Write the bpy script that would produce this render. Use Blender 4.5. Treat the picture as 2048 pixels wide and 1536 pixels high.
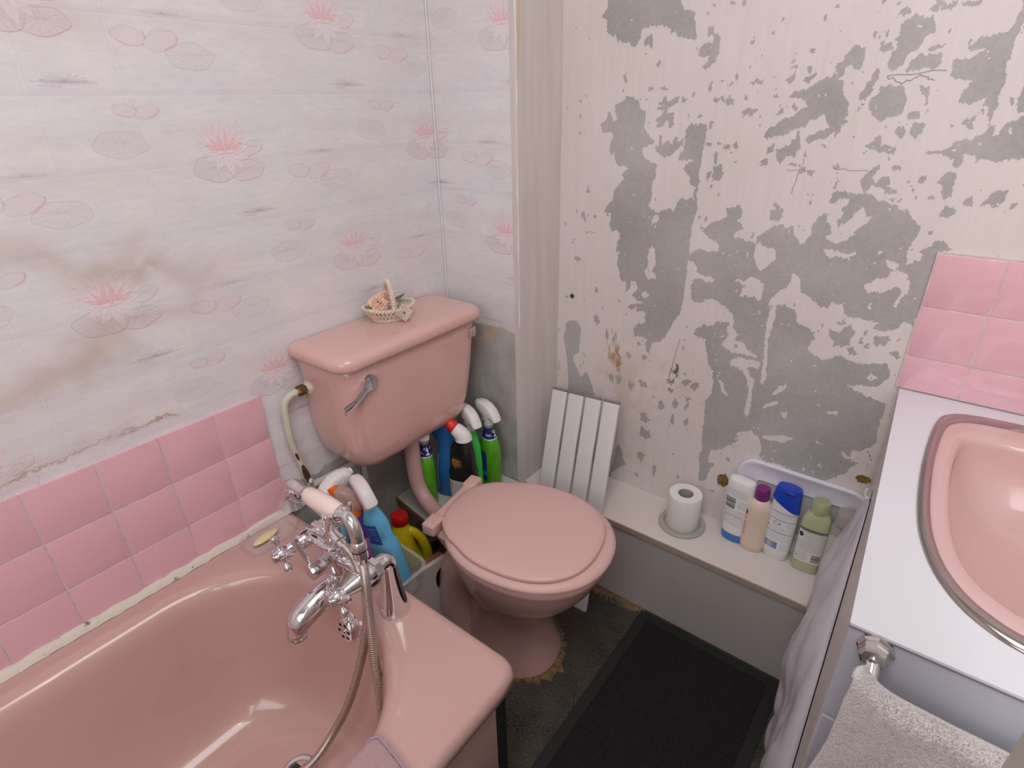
import bpy, bmesh, math, random
import numpy as np
from mathutils import Vector, Matrix, noise as mnoise
from mathutils.geometry import tessellate_polygon

# ------------------------------------------------------------------ reset
for o in list(bpy.data.objects): bpy.data.objects.remove(o, do_unlink=True)
SC = bpy.context.scene
COL = SC.collection
PI = math.pi
random.seed(7)

# ------------------------------------------------------------------ camera
cam_d = bpy.data.cameras.new('camera'); cam = bpy.data.objects.new('camera', cam_d); COL.objects.link(cam)
cam_d.sensor_width = 36.0; cam_d.lens = 36.0 * 1125.757 / 2048.0
cam_d.clip_start = 0.01
RX = Vector((0.78813052, 0.61513161, -0.02152648)); DN = Vector((0.25989247, -0.36427996, -0.89429079)); FW = Vector((-0.5579482, 0.6992233, -0.44696822))
M = Matrix.Identity(4)
for i in range(3):
    M[i][0] = RX[i]; M[i][1] = -DN[i]; M[i][2] = -FW[i]
M.translation = Vector((1.13531, -0.41301, 1.32447))
cam.matrix_world = M
SC.camera = cam

# ------------------------------------------------------------------ world, lights, exposure
w = bpy.data.worlds.new('world'); SC.world = w; w.use_nodes = True
w.node_tree.nodes['Background'].inputs[0].default_value = (0.80, 0.86, 1.0, 1)
w.node_tree.nodes['Background'].inputs[1].default_value = 0.35
SC.view_settings.view_transform = 'Standard'; SC.view_settings.look = 'None'
SC.view_settings.gamma = 1.0; SC.view_settings.use_curve_mapping = False
SC.view_settings.exposure = 0.10

def area_light(name, loc, target, sx, sy, power, col):
    d = bpy.data.lights.new(name, 'AREA'); d.shape = 'RECTANGLE'; d.size = sx; d.size_y = sy; d.energy = power; d.color = col
    o = bpy.data.objects.new(name, d); COL.objects.link(o); o.location = loc
    o.rotation_euler = (Vector(target) - Vector(loc)).to_track_quat('-Z', 'Y').to_euler()
    return o
area_light('ceiling_light', (1.10, -0.20, 2.30), (1.05, 0.0, 0.0), 0.80, 0.80, 10.0, (0.985, 0.985, 1.0))
area_light('window_light', (1.76, -0.75, 1.70), (0.75, 0.30, 0.70), 0.8, 0.9, 8.5, (0.98, 0.985, 1.0))
area_light('rear_fill_light', (1.15, -1.57, 1.45), (0.75, 0.5, 0.55), 1.1, 1.1, 12.0, (0.99, 0.99, 1.0))  # unseen fill added behind the camera to flatten the light, not a window
fl = bpy.data.lights.new('lamp_bulb', 'POINT'); fl.energy = 1.2; fl.shadow_soft_size = 0.03; fl.color = (1.0, 0.97, 0.95)
flo = bpy.data.objects.new('lamp_bulb', fl); COL.objects.link(flo); flo.location = (1.02, -0.42, 1.72)

# ------------------------------------------------------------------ materials
def lin(c):
    r = []
    for v in c[:3]:
        v = v / 255.0
        r.append(v / 12.92 if v <= 0.04045 else ((v + 0.055) / 1.055) ** 2.4)
    return (r[0], r[1], r[2], 1.0)
def nd(nt, typ, **kw):
    n = nt.nodes.new(typ)
    for k, v in kw.items(): setattr(n, k, v)
    return n
def setin(n, **kw):
    for k, v in kw.items(): n.inputs[k.replace('_', ' ')].default_value = v
MATS = {}
def mat(name, col, rough=0.5, metal=0.0, spec=0.5, coat=0.0, noise=0.0, nscale=20.0, bump=0.0, bscale=120.0, trans=0.0, alpha=1.0, ior=1.45, sss=0.0, col2=None, stretch=None, sheen=0.0):
    if name in MATS: return MATS[name]
    m = bpy.data.materials.new(name); m.use_nodes = True; nt = m.node_tree
    p = nt.nodes['Principled BSDF']
    p.inputs['Base Color'].default_value = lin(col)
    p.inputs['Roughness'].default_value = rough; p.inputs['Metallic'].default_value = metal
    p.inputs['Specular IOR Level'].default_value = spec; p.inputs['Coat Weight'].default_value = coat
    p.inputs['Coat Roughness'].default_value = 0.06
    p.inputs['Transmission Weight'].default_value = trans; p.inputs['Alpha'].default_value = alpha; p.inputs['IOR'].default_value = ior
    p.inputs['Sheen Weight'].default_value = sheen
    if sss: p.inputs['Subsurface Weight'].default_value = sss; p.inputs['Subsurface Radius'].default_value = (0.01, 0.006, 0.005)
    tc = nd(nt, 'ShaderNodeTexCoord'); src = tc.outputs['Object']
    if stretch:
        mp = nd(nt, 'ShaderNodeMapping'); mp.inputs['Scale'].default_value = stretch
        nt.links.new(src, mp.inputs[0]); src = mp.outputs[0]
    if noise or col2:
        n = nd(nt, 'ShaderNodeTexNoise'); setin(n, Scale=nscale, Detail=5.0, Roughness=0.6)
        nt.links.new(src, n.inputs['Vector'])
        mx = nd(nt, 'ShaderNodeMix', data_type='RGBA')
        a = lin(col); c2 = lin(col2) if col2 else tuple(v * (1 - noise) for v in a[:3]) + (1,)
        mx.inputs['A'].default_value = a; mx.inputs['B'].default_value = c2
        rp = nd(nt, 'ShaderNodeMapRange'); rp.inputs[1].default_value = 0.35; rp.inputs[2].default_value = 0.68
        nt.links.new(n.outputs['Fac'], rp.inputs[0]); nt.links.new(rp.outputs[0], mx.inputs['Factor'])
        nt.links.new(mx.outputs['Result'], p.inputs['Base Color'])
    if bump:
        n2 = nd(nt, 'ShaderNodeTexNoise'); setin(n2, Scale=bscale, Detail=4.0)
        nt.links.new(src, n2.inputs['Vector'])
        b = nd(nt, 'ShaderNodeBump'); b.inputs['Strength'].default_value = bump; b.inputs['Distance'].default_value = 0.004
        nt.links.new(n2.outputs['Fac'], b.inputs['Height']); nt.links.new(b.outputs[0], p.inputs['Normal'])
    MATS[name] = m
    return m
def fbm(shape, scale, seed, octs=4, persist=0.55, stretch=(1.0, 1.0)):
    """value noise, shape (h,w), scale = cells along the long axis at octave 0"""
    rng = np.random.RandomState(seed); h, w_ = shape; out = np.zeros(shape, np.float32); amp = 1.0; tot = 0
    L = float(max(h, w_))
    for o in range(octs):
        sy = scale * (2 ** o) * stretch[1]; sx = scale * (2 ** o) * stretch[0]
        gy = max(2, int(sy * h / L) + 2); gx = max(2, int(sx * w_ / L) + 2)
        g = rng.rand(gy, gx).astype(np.float32)
        yy = np.linspace(0, gy - 1.001, h); xx = np.linspace(0, gx - 1.001, w_)
        y0 = yy.astype(int); x0 = xx.astype(int); fy = (yy - y0)[:, None]; fx = (xx - x0)[None, :]
        fy = fy * fy * (3 - 2 * fy); fx = fx * fx * (3 - 2 * fx)
        v = (g[y0][:, x0] * (1 - fy) * (1 - fx) + g[y0][:, x0 + 1] * (1 - fy) * fx + g[y0 + 1][:, x0] * fy * (1 - fx) + g[y0 + 1][:, x0 + 1] * fy * fx)
        out += amp * v; tot += amp; amp *= persist
    return out / tot
def make_img(name, arr, noncolor=False):
    h, w_ = arr.shape[:2]
    im = bpy.data.images.new(name, w_, h, alpha=True, float_buffer=False)
    if noncolor: im.colorspace_settings.name = 'Non-Color'
    a = np.ones((h, w_, 4), np.float32); a[..., :arr.shape[2]] = arr
    im.pixels.foreach_set(np.ascontiguousarray(a[::-1]).ravel().astype(np.float32)); im.update(); im.pack()
    return im
class Canvas:
    """painted print; x right, y down, coordinates in pixels, colours 0..255 sRGB"""
    def __init__(s, w_, h, bg): s.a = np.zeros((h, w_, 3), np.float32); s.a[:] = np.array(bg, np.float32) / 255; s.w = w_; s.h = h
    def _win(s, x0, y0, x1, y1):
        x0 = max(0, int(x0)); y0 = max(0, int(y0)); x1 = min(s.w, int(x1) + 2); y1 = min(s.h, int(y1) + 2)
        if x1 <= x0 or y1 <= y0: return None
        Y, X = np.mgrid[y0:y1, x0:x1].astype(np.float32)
        return x0, y0, x1, y1, X, Y
    def _mix(s, W, m, c):
        x0, y0, x1, y1 = W[:4]; v = s.a[y0:y1, x0:x1]; v += m[..., None] * (np.array(c, np.float32) / 255 - v)
    def rect(s, x, y, w_, h, c, al=1.0):
        q = s.a[max(0, int(y)):max(0, int(y + h)), max(0, int(x)):max(0, int(x + w_))]; q += al * (np.array(c, np.float32) / 255 - q)
    def fill(s, pts, c, al=1.0):
        P = np.array(pts, np.float32); W = s._win(P[:, 0].min() - 1, P[:, 1].min() - 1, P[:, 0].max() + 1, P[:, 1].max() + 1)
        if W is None: return
        m = inpoly(W[4], W[5], P).astype(np.float32) * al; s._mix(W, m, c)
    def stroke(s, pts, wd, c, al=1.0):
        P = np.array(pts, np.float32); W = s._win(P[:, 0].min() - wd - 1, P[:, 1].min() - wd - 1, P[:, 0].max() + wd + 1, P[:, 1].max() + wd + 1)
        if W is None: return
        d = np.full(W[4].shape, 1e9, np.float32)
        for a, b in zip(P[:-1], P[1:]):
            v = b - a; L = max(1e-6, float(v @ v)); t = np.clip(((W[4] - a[0]) * v[0] + (W[5] - a[1]) * v[1]) / L, 0, 1)
            d = np.minimum(d, np.hypot(W[4] - a[0] - t * v[0], W[5] - a[1] - t * v[1]))
        s._mix(W, np.clip(wd / 2 + 0.5 - d, 0, 1) * al, c)
    def lines(s, x, y, w_, n, dy, c, al=0.7, th=1, seed=1):
        r = random.Random(seed)
        for i in range(n):
            q = x
            while q < x + w_:
                l = r.randint(2, 7); s.rect(q, y + i * dy, min(l, x + w_ - q), th, c, al); q += l + r.randint(1, 3)
            if i % 5 == 4: pass
    def barcode(s, x, y, w_, h, c=(15, 15, 15), seed=3, vert=False):
        r = random.Random(seed); q = 0
        while q < (h if vert else w_):
            t = r.randint(1, 3)
            if vert: s.rect(x, y + q, w_, t, c)
            else: s.rect(x + q, y, t, h, c)
            q += t + r.randint(1, 3)
    G5 = {'N': '1001110110110111001', '1': ['0100', '1100', '0100', '0100', '1110'], 'o': ['0000', '0110', '1001', '1001', '0110'], '.': ['0000', '0000', '0000', '0000', '1000'], 'n': ['0000', '1110', '1001', '1001', '1001'], "s": ['0000', '0111', '0110', '0011', '1110'], "'": ['1000', '1000', '0000', '0000', '0000'], 'K': ['1001', '1010', '1100', '1010', '1001'], 'U': ['1001', '1001', '1001', '1001', '0110']}
    def text(s, t, x, y, k, c):
        for ch in t:
            g = s.G5.get(ch)
            if g and not isinstance(g, str):
                for j, row in enumerate(g):
                    for i, b in enumerate(row):
                        if b == '1': s.rect(x + i * k, y + j * k, k, k, c)
            x += 5 * k
def inpoly(X, Y, P):
    ins = np.zeros(X.shape, bool); n = len(P); j = n - 1
    for i in range(n):
        xi, yi = P[i]; xj, yj = P[j]
        if yi != yj:
            c = ((yi > Y) != (yj > Y)) & (X < (xj - xi) * (Y - yi) / (yj - yi) + xi); ins ^= c
        j = i
    return ins
def img_mat(name, img, rough=0.4, uvscale=None, ext='EXTEND', bump=0.0, spec=0.5, coat=0.0):
    m = bpy.data.materials.new(name); m.use_nodes = True; nt = m.node_tree; p = nt.nodes['Principled BSDF']
    t = nd(nt, 'ShaderNodeTexImage'); t.image = img; t.extension = ext
    uv = nd(nt, 'ShaderNodeUVMap'); nt.links.new(uv.outputs[0], t.inputs[0]); nt.links.new(t.outputs[0], p.inputs['Base Color'])
    p.inputs['Roughness'].default_value = rough; p.inputs['Specular IOR Level'].default_value = spec; p.inputs['Coat Weight'].default_value = coat
    MATS[name] = m
    return m

# ------------------------------------------------------------------ objects
def empty(name, loc, label=None, cat=None, group=None, rz=0.0):
    o = bpy.data.objects.new(name, None); COL.objects.link(o); o.location = loc; o.rotation_euler = (0, 0, rz); o.empty_display_size = 0.02
    tag(o, label, cat, group); return o
def tag(o, label=None, cat=None, group=None, kind=None):
    if label: o['label'] = label
    if cat: o['category'] = cat
    if group: o['group'] = group
    if kind: o['kind'] = kind
    return o
def obj(name, geo, m, parent=None, smooth=True, world=True, auto=40, uv=None):
    """geo = (verts, faces); verts are world coordinates unless world=False (then local to the parent)"""
    vs, fs = geo
    if parent is not None and world:
        inv = wm(parent).inverted(); vs = [inv @ Vector(v) for v in vs]
    me = bpy.data.meshes.new(name); me.from_pydata([tuple(v) for v in vs], [], [tuple(f) for f in fs]); me.validate(verbose=False)
    bm = bmesh.new(); bm.from_mesh(me); bmesh.ops.recalc_face_normals(bm, faces=bm.faces)
    if smooth:
        for f in bm.faces: f.smooth = True
        if auto:
            th = math.radians(auto)
            for e in bm.edges:
                if len(e.link_faces) == 2 and e.link_faces[0].normal.angle(e.link_faces[1].normal, 0) > th: e.smooth = False
    bm.to_mesh(me); bm.free()
    if uv is not None:
        l = me.uv_layers.new(name='UVMap')
        for lp in me.loops: l.data[lp.index].uv = uv[lp.vertex_index]
    if m: me.materials.append(m)
    o = bpy.data.objects.new(name, me); COL.objects.link(o)
    if parent is not None: o.parent = parent
    return o
def wm(o):
    m_ = Matrix.LocRotScale(o.location, o.rotation_euler, o.scale)
    return wm(o.parent) @ m_ if o.parent else m_
def join(*gs):
    V = []; F = []
    for v, f in gs:
        n = len(V); V += list(v); F += [tuple(i + n for i in q) for q in f]
    return V, F
def xf(g, M_): return [M_ @ Vector(v) for v in g[0]], g[1]
def mv(g, loc, rot=(0, 0, 0)):
    from mathutils import Euler
    return xf(g, Matrix.LocRotScale(Vector(loc), Euler(rot), None))
def box(x0, x1, y0, y1, z0, z1, bev=0.0, seg=2):
    bm = bmesh.new(); bmesh.ops.create_cube(bm, size=1.0)
    for v in bm.verts: v.co = Vector((x0 + (v.co.x + .5) * (x1 - x0), y0 + (v.co.y + .5) * (y1 - y0), z0 + (v.co.z + .5) * (z1 - z0)))
    if bev: bmesh.ops.bevel(bm, geom=list(bm.edges), offset=bev, segments=seg, profile=0.6, affect='EDGES')
    return take(bm)
def take(bm):
    bm.verts.index_update(); g = ([v.co.copy() for v in bm.verts], [[v.index for v in f.verts] for f in bm.faces]); bm.free(); return g
def hexa(pts, bev=0.0, seg=2):
    """8 corner points: bottom 4 (ccw), top 4"""
    bm = bmesh.new(); v = [bm.verts.new(p) for p in pts]
    for f in ((3, 2, 1, 0), (4, 5, 6, 7), (0, 1, 5, 4), (1, 2, 6, 5), (2, 3, 7, 6), (3, 0, 4, 7)): bm.faces.new([v[i] for i in f])
    bmesh.ops.recalc_face_normals(bm, faces=bm.faces)
    if bev: bmesh.ops.bevel(bm, geom=list(bm.edges), offset=bev, segments=seg, profile=0.6, affect='EDGES')
    return take(bm)
def loft(rings, cap0=True, cap1=True, closed=True):
    n = len(rings[0]); V = [Vector(p) for r in rings for p in r]; F = []
    for k in range(len(rings) - 1):
        for i in range(n if closed else n - 1):
            j = (i + 1) % n; F.append((k * n + i, k * n + j, (k + 1) * n + j, (k + 1) * n + i))
    if cap0: F.append(tuple(range(n))[::-1])
    if cap1: F.append(tuple((len(rings) - 1) * n + i for i in range(n)))
    return V, F
def circ(c, r, n=24, ph=0.0): return [Vector((c[0] + r * math.cos(2 * PI * i / n + ph), c[1] + r * math.sin(2 * PI * i / n + ph), c[2])) for i in range(n)]
def sell(cx, cy, z, a, b, n=2.0, N=48, rz=0.0):
    out = []
    for i in range(N):
        t = 2 * PI * i / N; c, s = math.cos(t), math.sin(t)
        x = a * math.copysign(abs(c) ** (2 / n), c); y = b * math.copysign(abs(s) ** (2 / n), s)
        out.append(Vector((cx + x * math.cos(rz) - y * math.sin(rz), cy + x * math.sin(rz) + y * math.cos(rz), z)))
    return out
def lathe(prof, n=28, cap0=True, cap1=True): return loft([circ((0, 0, z), max(r, 1e-5), n) for r, z in prof], cap0, cap1)
def frame(d):
    d = Vector(d).normalized(); u = d.cross(Vector((0, 0, 1)))
    if u.length < 1e-4: u = d.cross(Vector((1, 0, 0)))
    u.normalize(); return u, d.cross(u).normalized(), d
def align(g, p, d):
    """local z axis of g -> direction d, origin -> p"""
    u, v, d = frame(d); M_ = Matrix(((u[0], v[0], d[0], p[0]), (u[1], v[1], d[1], p[1]), (u[2], v[2], d[2], p[2]), (0, 0, 0, 1)))
    return xf(g, M_)
def spline(pts, n):
    P = [Vector(p) for p in pts]; out = []
    P = [P[0] * 2 - P[1]] + P + [P[-1] * 2 - P[-2]]; m_ = len(P) - 3
    for k in range(n + 1):
        t = k / n * m_; i = min(int(t), m_ - 1); t -= i; a, b, c, d = P[i:i + 4]
        out.append(0.5 * ((2 * b) + (c - a) * t + (2 * a - 5 * b + 4 * c - d) * t * t + (3 * b - a - 3 * c + d) * t ** 3))
    return out
def cspline(pts, per):
    P = [Vector(p) for p in pts]; n = len(P); out = []
    for i in range(n):
        a, b, c, d = P[i - 1], P[i], P[(i + 1) % n], P[(i + 2) % n]
        for k in range(per):
            t = k / per
            out.append(0.5 * ((2 * b) + (c - a) * t + (2 * a - 5 * b + 4 * c - d) * t * t + (3 * b - a - 3 * c + d) * t ** 3))
    return out
def tube(path, r, n=12, caps=True):
    path = [Vector(p) for p in path]; rings = []; u = None
    for k, p in enumerate(path):
        d = (path[min(k + 1, len(path) - 1)] - path[max(k - 1, 0)]).normalized()
        if u is None: u = frame(d)[0]
        u = (u - d * u.dot(d)).normalized(); v = d.cross(u); rr = r[k] if isinstance(r, (list, tuple)) else r
        rings.append([p + (u * math.cos(2 * PI * i / n) + v * math.sin(2 * PI * i / n)) * rr for i in range(n)])
    return loft(rings, caps, caps)
def prism(pts, t, bev=0.0, seg=2):
    """2d outline in local xz, extruded +-t/2 along y"""
    bm = bmesh.new(); a = [bm.verts.new((x, -t / 2, z)) for x, z in pts]; b = [bm.verts.new((x, t / 2, z)) for x, z in pts]; n = len(pts)
    bm.faces.new(a); bm.faces.new(b[::-1])
    for i in range(n): bm.faces.new((a[i], b[i], b[(i + 1) % n], a[(i + 1) % n]))
    bmesh.ops.recalc_face_normals(bm, faces=bm.faces)
    if bev:
        es = [e for e in bm.edges if abs(e.verts[0].co.y - e.verts[1].co.y) < 1e-6]
        bmesh.ops.bevel(bm, geom=es, offset=bev, segments=seg, profile=0.5, affect='EDGES')
    return take(bm)
def sphere(p, r, n=14, m_=9, sc=(1, 1, 1)):
    rings = []
    for k in range(m_ + 1):
        t = PI * k / m_; rings.append([Vector((p[0] + sc[0] * r * math.sin(t) * math.cos(2 * PI * i / n) if 0 < k < m_ else p[0] + 1e-5 * math.cos(2 * PI * i / n), p[1] + sc[1] * r * math.sin(t) * math.sin(2 * PI * i / n) if 0 < k < m_ else p[1] + 1e-5 * math.sin(2 * PI * i / n), p[2] - sc[2] * r * math.cos(t))) for i in range(n)])
    return loft(rings)
def grid(nu, nv, fn, thick=0.0):
    V = [Vector(fn(i / nu, j / nv)) for j in range(nv + 1) for i in range(nu + 1)]; F = []
    for j in range(nv):
        for i in range(nu): a = j * (nu + 1) + i; F.append((a, a + 1, a + nu + 2, a + nu + 1))
    if thick:
        me = bpy.data.meshes.new('tmp'); me.from_pydata([tuple(v) for v in V], [], F); me.update()
        N = [v.normal.copy() for v in me.vertices]; bpy.data.meshes.remove(me); n = len(V)
        F2 = [tuple(i + n for i in f[::-1]) for f in F]; V = V + [V[i] - N[i] * thick for i in range(n)]
        bd = [i for i in range(nu)] ; S = []
        for i in range(nu): S.append((i + 1, i, i + n, i + 1 + n)); q = nv * (nu + 1) + i; S.append((q, q + 1, q + 1 + n, q + n))
        for j in range(nv): a = j * (nu + 1); b = a + nu + 1; S.append((a, b, b + n, a + n)); a += nu; b += nu; S.append((b, a, a + n, b + n))
        F = F + F2 + S
    return V, F
def flat_hole(outer, hole, z0, z1):
    """slab with a hole; outer and hole lists of (x, y)"""
    A = [[Vector((x, y, 0)) for x, y in outer], [Vector((x, y, 0)) for x, y in hole]]
    T = tessellate_polygon(A); P = A[0] + A[1]; n = len(P); V = [Vector((p.x, p.y, z1)) for p in P] + [Vector((p.x, p.y, z0)) for p in P]
    F = [tuple(t) for t in T] + [tuple(i + n for i in t[::-1]) for t in T]
    for off, k in ((0, len(outer)), (len(outer), len(hole))):
        for i in range(k): a = off + i; b = off + (i + 1) % k; F.append((a, b, b + n, a + n))
    return V, F

# ================================================================== printed wallpaper (periodic, flat print)
PXM = 1400.0; CW, CH = int(0.525 * PXM), int(0.456 * PXM)
def paper_image():
    c = Canvas(CW, CH, (232, 228, 231))
    def tiled(sc, seed, octs, st):                         # noise that repeats: weighted blend of shifted copies
        n = fbm((CH, CW), sc, seed, octs, stretch=st); wx = (0.5 - 0.5 * np.cos(2 * PI * np.arange(CW) / CW))[None, :]; wy = (0.5 - 0.5 * np.cos(2 * PI * np.arange(CH) / CH))[:, None]
        a = n * wx + np.roll(n, CW // 2, 1) * (1 - wx); return a * wy + np.roll(a, CH // 2, 0) * (1 - wy)
    f = tiled(5, 3, 4, (0.8, 3.0)); f2 = tiled(4, 9, 3, (1, 1))
    c.a += ((f - 0.5) * 0.10)[..., None] * np.array([0.8, 0.95, 0.65]) + ((f2 - 0.5) * 0.07)[..., None] * np.array([1.0, 0.0, -0.5])
    def wrap(fn, x, y):
        for dx in (-CW, 0, CW):
            for dy in (-CH, 0, CH):
                if -160 < x + dx < CW + 160 and -160 < y + dy < CH + 160: fn(x + dx, y + dy)
    PK = (240, 140, 155); GR = (172, 160, 172)
    def ellp(x, y, a, b, n=40, t0=0, t1=2 * PI, wob=0.0, rot=0.0):
        o = []
        for i in range(n + 1):
            t = t0 + (t1 - t0) * i / n; r = 1 + wob * math.sin(5 * t + x)
            px, py = a * r * math.cos(t), b * r * math.sin(t); o.append((x + px * math.cos(rot) - py * math.sin(rot), y + px * math.sin(rot) + py * math.cos(rot)))
        return o
    def pad(x, y, a=58, b=29, pink=0.0, al=1.0, rot=0.0):
        o = ellp(x, y, a, b, wob=0.05, rot=rot); c.fill(o, (220, 212, 219), 0.30 * al); c.stroke(o, 1.5, GR, 0.36 * al)
        for k in range(15):
            t = 2 * PI * k / 15 + 0.2; c.stroke([(x + 0.1 * a * math.cos(t), y - 5), (x + 0.93 * a * math.cos(t + rot), y + 0.93 * b * math.sin(t))], 1.2, GR if k % 4 else PK, 0.24 * al)
        if pink: c.stroke(ellp(x, y, a, b, 20, 0.3, 2.2, 0.05, rot), 3, PK, 0.5 * pink)
    def dbl(x, y, s=1.0):
        o = ellp(x - 34 * s, y, 36 * s, 19 * s, wob=0.06, rot=0.15); c.fill(o, (228, 214, 222), 0.5); c.stroke(o, 1.4, GR, 0.32)
        o = ellp(x + 34 * s, y + 6 * s, 40 * s, 21 * s, wob=0.06, rot=-0.25); c.fill(o, (228, 214, 222), 0.5); c.stroke(o, 1.4, GR, 0.32)
        c.stroke(ellp(x - 34 * s, y + 2, 34 * s, 16 * s, 16, 0.5, 2.4, 0.0, 0.15), 2.6, PK, 0.30); c.stroke(ellp(x + 36 * s, y + 6 * s, 38 * s, 18 * s, 16, -0.1, 1.6, 0.0, -0.25), 4.0, PK, 0.38)
        c.stroke([(x - 2, y - 14 * s), (x + 2, y + 4 * s)], 2, GR, 0.5)
    def sk(x, y):
        for k in range(9):
            t = PI + PI * k / 8 + 0.1; L = 18 + 26 * abs(math.cos(t)); c.stroke([(x, y), (x + L * math.cos(t), y + 0.45 * L * math.sin(t))], 1.3, GR, 0.28)
            t = PI * k / 8; c.stroke([(x, y + 2), (x + L * math.cos(t), y + 0.35 * L * math.sin(t))], 1.3, GR, 0.35)
        c.stroke([(x - 62, y + 2), (x + 62, y + 4)], 1.6, (180, 172, 190), 0.35); c.stroke([(x - 50, y + 9), (x - 10, y + 13)], 1.5, PK, 0.3)
    def petal(x, y, ang, L, wd, fillc, al, oc, oal):
        dx, dy = math.sin(ang), -math.cos(ang); nx, ny = -dy, dx; o = []
        for k in range(9): t = k / 8; o.append((x + dx * L * t + nx * wd * math.sin(PI * t ** 0.8) * 0.5, y + dy * L * t + ny * wd * math.sin(PI * t ** 0.8) * 0.5))
        for k in range(8, -1, -1): t = k / 8; o.append((x + dx * L * t - nx * wd * math.sin(PI * t ** 0.8) * 0.5, y + dy * L * t - ny * wd * math.sin(PI * t ** 0.8) * 0.5))
        c.fill(o, fillc, al); c.stroke(o, 1.5, oc, oal); c.stroke([(x, y), (x + dx * L * 0.8, y + dy * L * 0.8)], 1.2, oc, oal * 0.7)
    def flower(x, y, k=1.12):
        pad(x - 34, y + 48, 60, 32, 0.5, 1.5, 0.1); pad(x + 50, y + 58, 50, 26, 0.6, 1.3, -0.1); pad(x + 76, y + 2, 34, 17, 0.6, 0.9, -0.3)
        for a_, L in ((-1.9, 55), (-2.5, 52), (3.0, 58), (2.4, 55), (1.9, 60), (-1.45, 62), (1.45, 60)): petal(x, y + 6, a_, L * k, 27, (238, 232, 234), 0.8, (214, 190, 198), 0.5)
        for a_ in (-1.15, -0.85, -0.6, -0.3, 0.0, 0.28, 0.55, 0.85, 1.1): petal(x + 12 * a_, y + 2, a_, ((76 if int(a_ * 100) % 2 else 60) - 8 * abs(a_)) * k, 14, (241, 226, 229), 0.65, (236, 166, 178), 0.45)
        for a_ in (-0.9, -0.55, -0.2, 0.15, 0.5, 0.9): petal(x + 22 * a_, y + 4, a_ * 1.2, 40 - 6 * abs(a_), 9, (240, 196, 202), 0.5, (238, 138, 154), 0.5)
        c.stroke([(x - 40, y + 6), (x - 12, y + 13), (x + 14, y + 12), (x + 46, y + 2)], 2.2, PK, 0.45)
    # cell origin u=0.158-0.2625, z=1.259+0.228 ; flower A in the middle, flower B at the corner
    def P(du, dz): return (CW / 2 + du * PXM, CH / 2 - dz * PXM)
    for k in range(4):
        x = (CW / 2 + (-0.012 + 0.13125 * (k - 2)) * PXM) % CW
        c.rect(x, 0, 2.2, CH, (242, 238, 241), 0.40); c.rect(x + 3, 0, 2.0, CH, (204, 196, 204), 0.25); c.rect(x - 6, 0, 1.5, CH, (208, 200, 208), 0.2)
        y = (CH / 2 - (-0.026 + 0.114 * (k - 1)) * PXM) % CH
        c.rect(0, y, CW, 2.4, (242, 238, 242), 0.40); c.rect(0, y - 5, CW, 3, (206, 200, 212), 0.25); c.rect(0, y - 16, CW, 10, (208, 202, 218), 0.16)
    for ox, oz in ((0, 0), (0.2625, 0.228)):
        for (du, dz) in ((-0.173, 0.017), (-0.023, 0.149)): wrap(lambda x, y: pad(x, y), *P(du + ox, dz + oz))
        for (du, dz, s) in ((-0.091, 0.175, 1.0), (-0.136, 0.068, 0.7)): wrap(lambda x, y, s=s: dbl(x, y, s), *P(du + ox, dz + oz))
        for (du, dz) in ((-0.223, 0.110), (0.039, -0.117), (-0.055, 0.211)): wrap(sk, *P(du + ox, dz + oz))
        wrap(flower, *P(ox, oz))
    return make_img('lily_paper_print', np.clip(c.a, 0, 1))
def stain_image():
    """soft water stains above the bath: u -0.7..0.3, z 0.6..1.6"""
    N = 800; a = np.zeros((N, N), np.float32); Y, X = np.mgrid[0:N, 0:N].astype(np.float32)
    dx = (fbm((N, N), 9, 21, 5) - 0.5) * 90; dy = (fbm((N, N), 9, 22, 5) - 0.5) * 90; soft = fbm((N, N), 14, 23, 4)
    def q(u, z): return ((u + 0.7) * N, (1.6 - z) * N)
    def line(pts, wd, al, inner=0.0):
        P = [q(*p) for p in pts]; d = np.full((N, N), 1e9, np.float32)
        for p, r in zip(P[:-1], P[1:]):
            vx, vy = r[0] - p[0], r[1] - p[1]; L = vx * vx + vy * vy; t = np.clip(((X + dx - p[0]) * vx + (Y + dy - p[1]) * vy) / L, 0, 1)
            d = np.minimum(d, np.hypot(X + dx - p[0] - t * vx, Y + dy - p[1] - t * vy))
        np.maximum(a, np.exp(-(d / wd) ** 2) * al * (0.45 + 1.0 * soft), out=a)
    line([(-0.5, 1.10), (-0.35, 1.13), (-0.218, 1.135), (-0.167, 1.115), (-0.135, 1.09), (-0.056, 1.085), (0.002, 1.088), (0.054, 1.05), (0.022, 1.0), (-0.058, 0.972), (-0.112, 0.95), (-0.185, 0.935), (-0.248, 0.93), (-0.5, 0.93)], 17, 0.26)
    line([(-0.3, 1.155), (-0.2, 1.135), (-0.13, 1.10), (-0.05, 1.09)], 26, 0.34); line([(-0.10, 0.955), (-0.185, 0.930), (-0.27, 0.92), (-0.4, 0.93)], 26, 0.36)
    line([(0.05, 1.06), (0.055, 1.03), (0.02, 1.0)], 24, 0.16); line([(-0.10, 1.43), (-0.03, 1.44)], 40, 0.16); line([(-0.06, 1.09), (0.0, 1.085)], 8, 0.4)
    dx = (fbm((N, N), 60, 41, 5, 0.7) - 0.5) * 24; dy = (fbm((N, N), 60, 42, 5, 0.7) - 0.5) * 24
    line([(-0.6, 0.779), (-0.345, 0.779), (-0.303, 0.782), (-0.267, 0.783), (-0.197, 0.787), (-0.154, 0.791), (-0.12, 0.787), (-0.06, 0.787)], 2.4, 0.75)
    line([(-0.6, 0.785), (-0.3, 0.79), (-0.15, 0.797)], 10, 0.22)
    return make_img('water_stains', np.clip(np.stack([a, a, a], -1), 0, 1), True)
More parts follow.
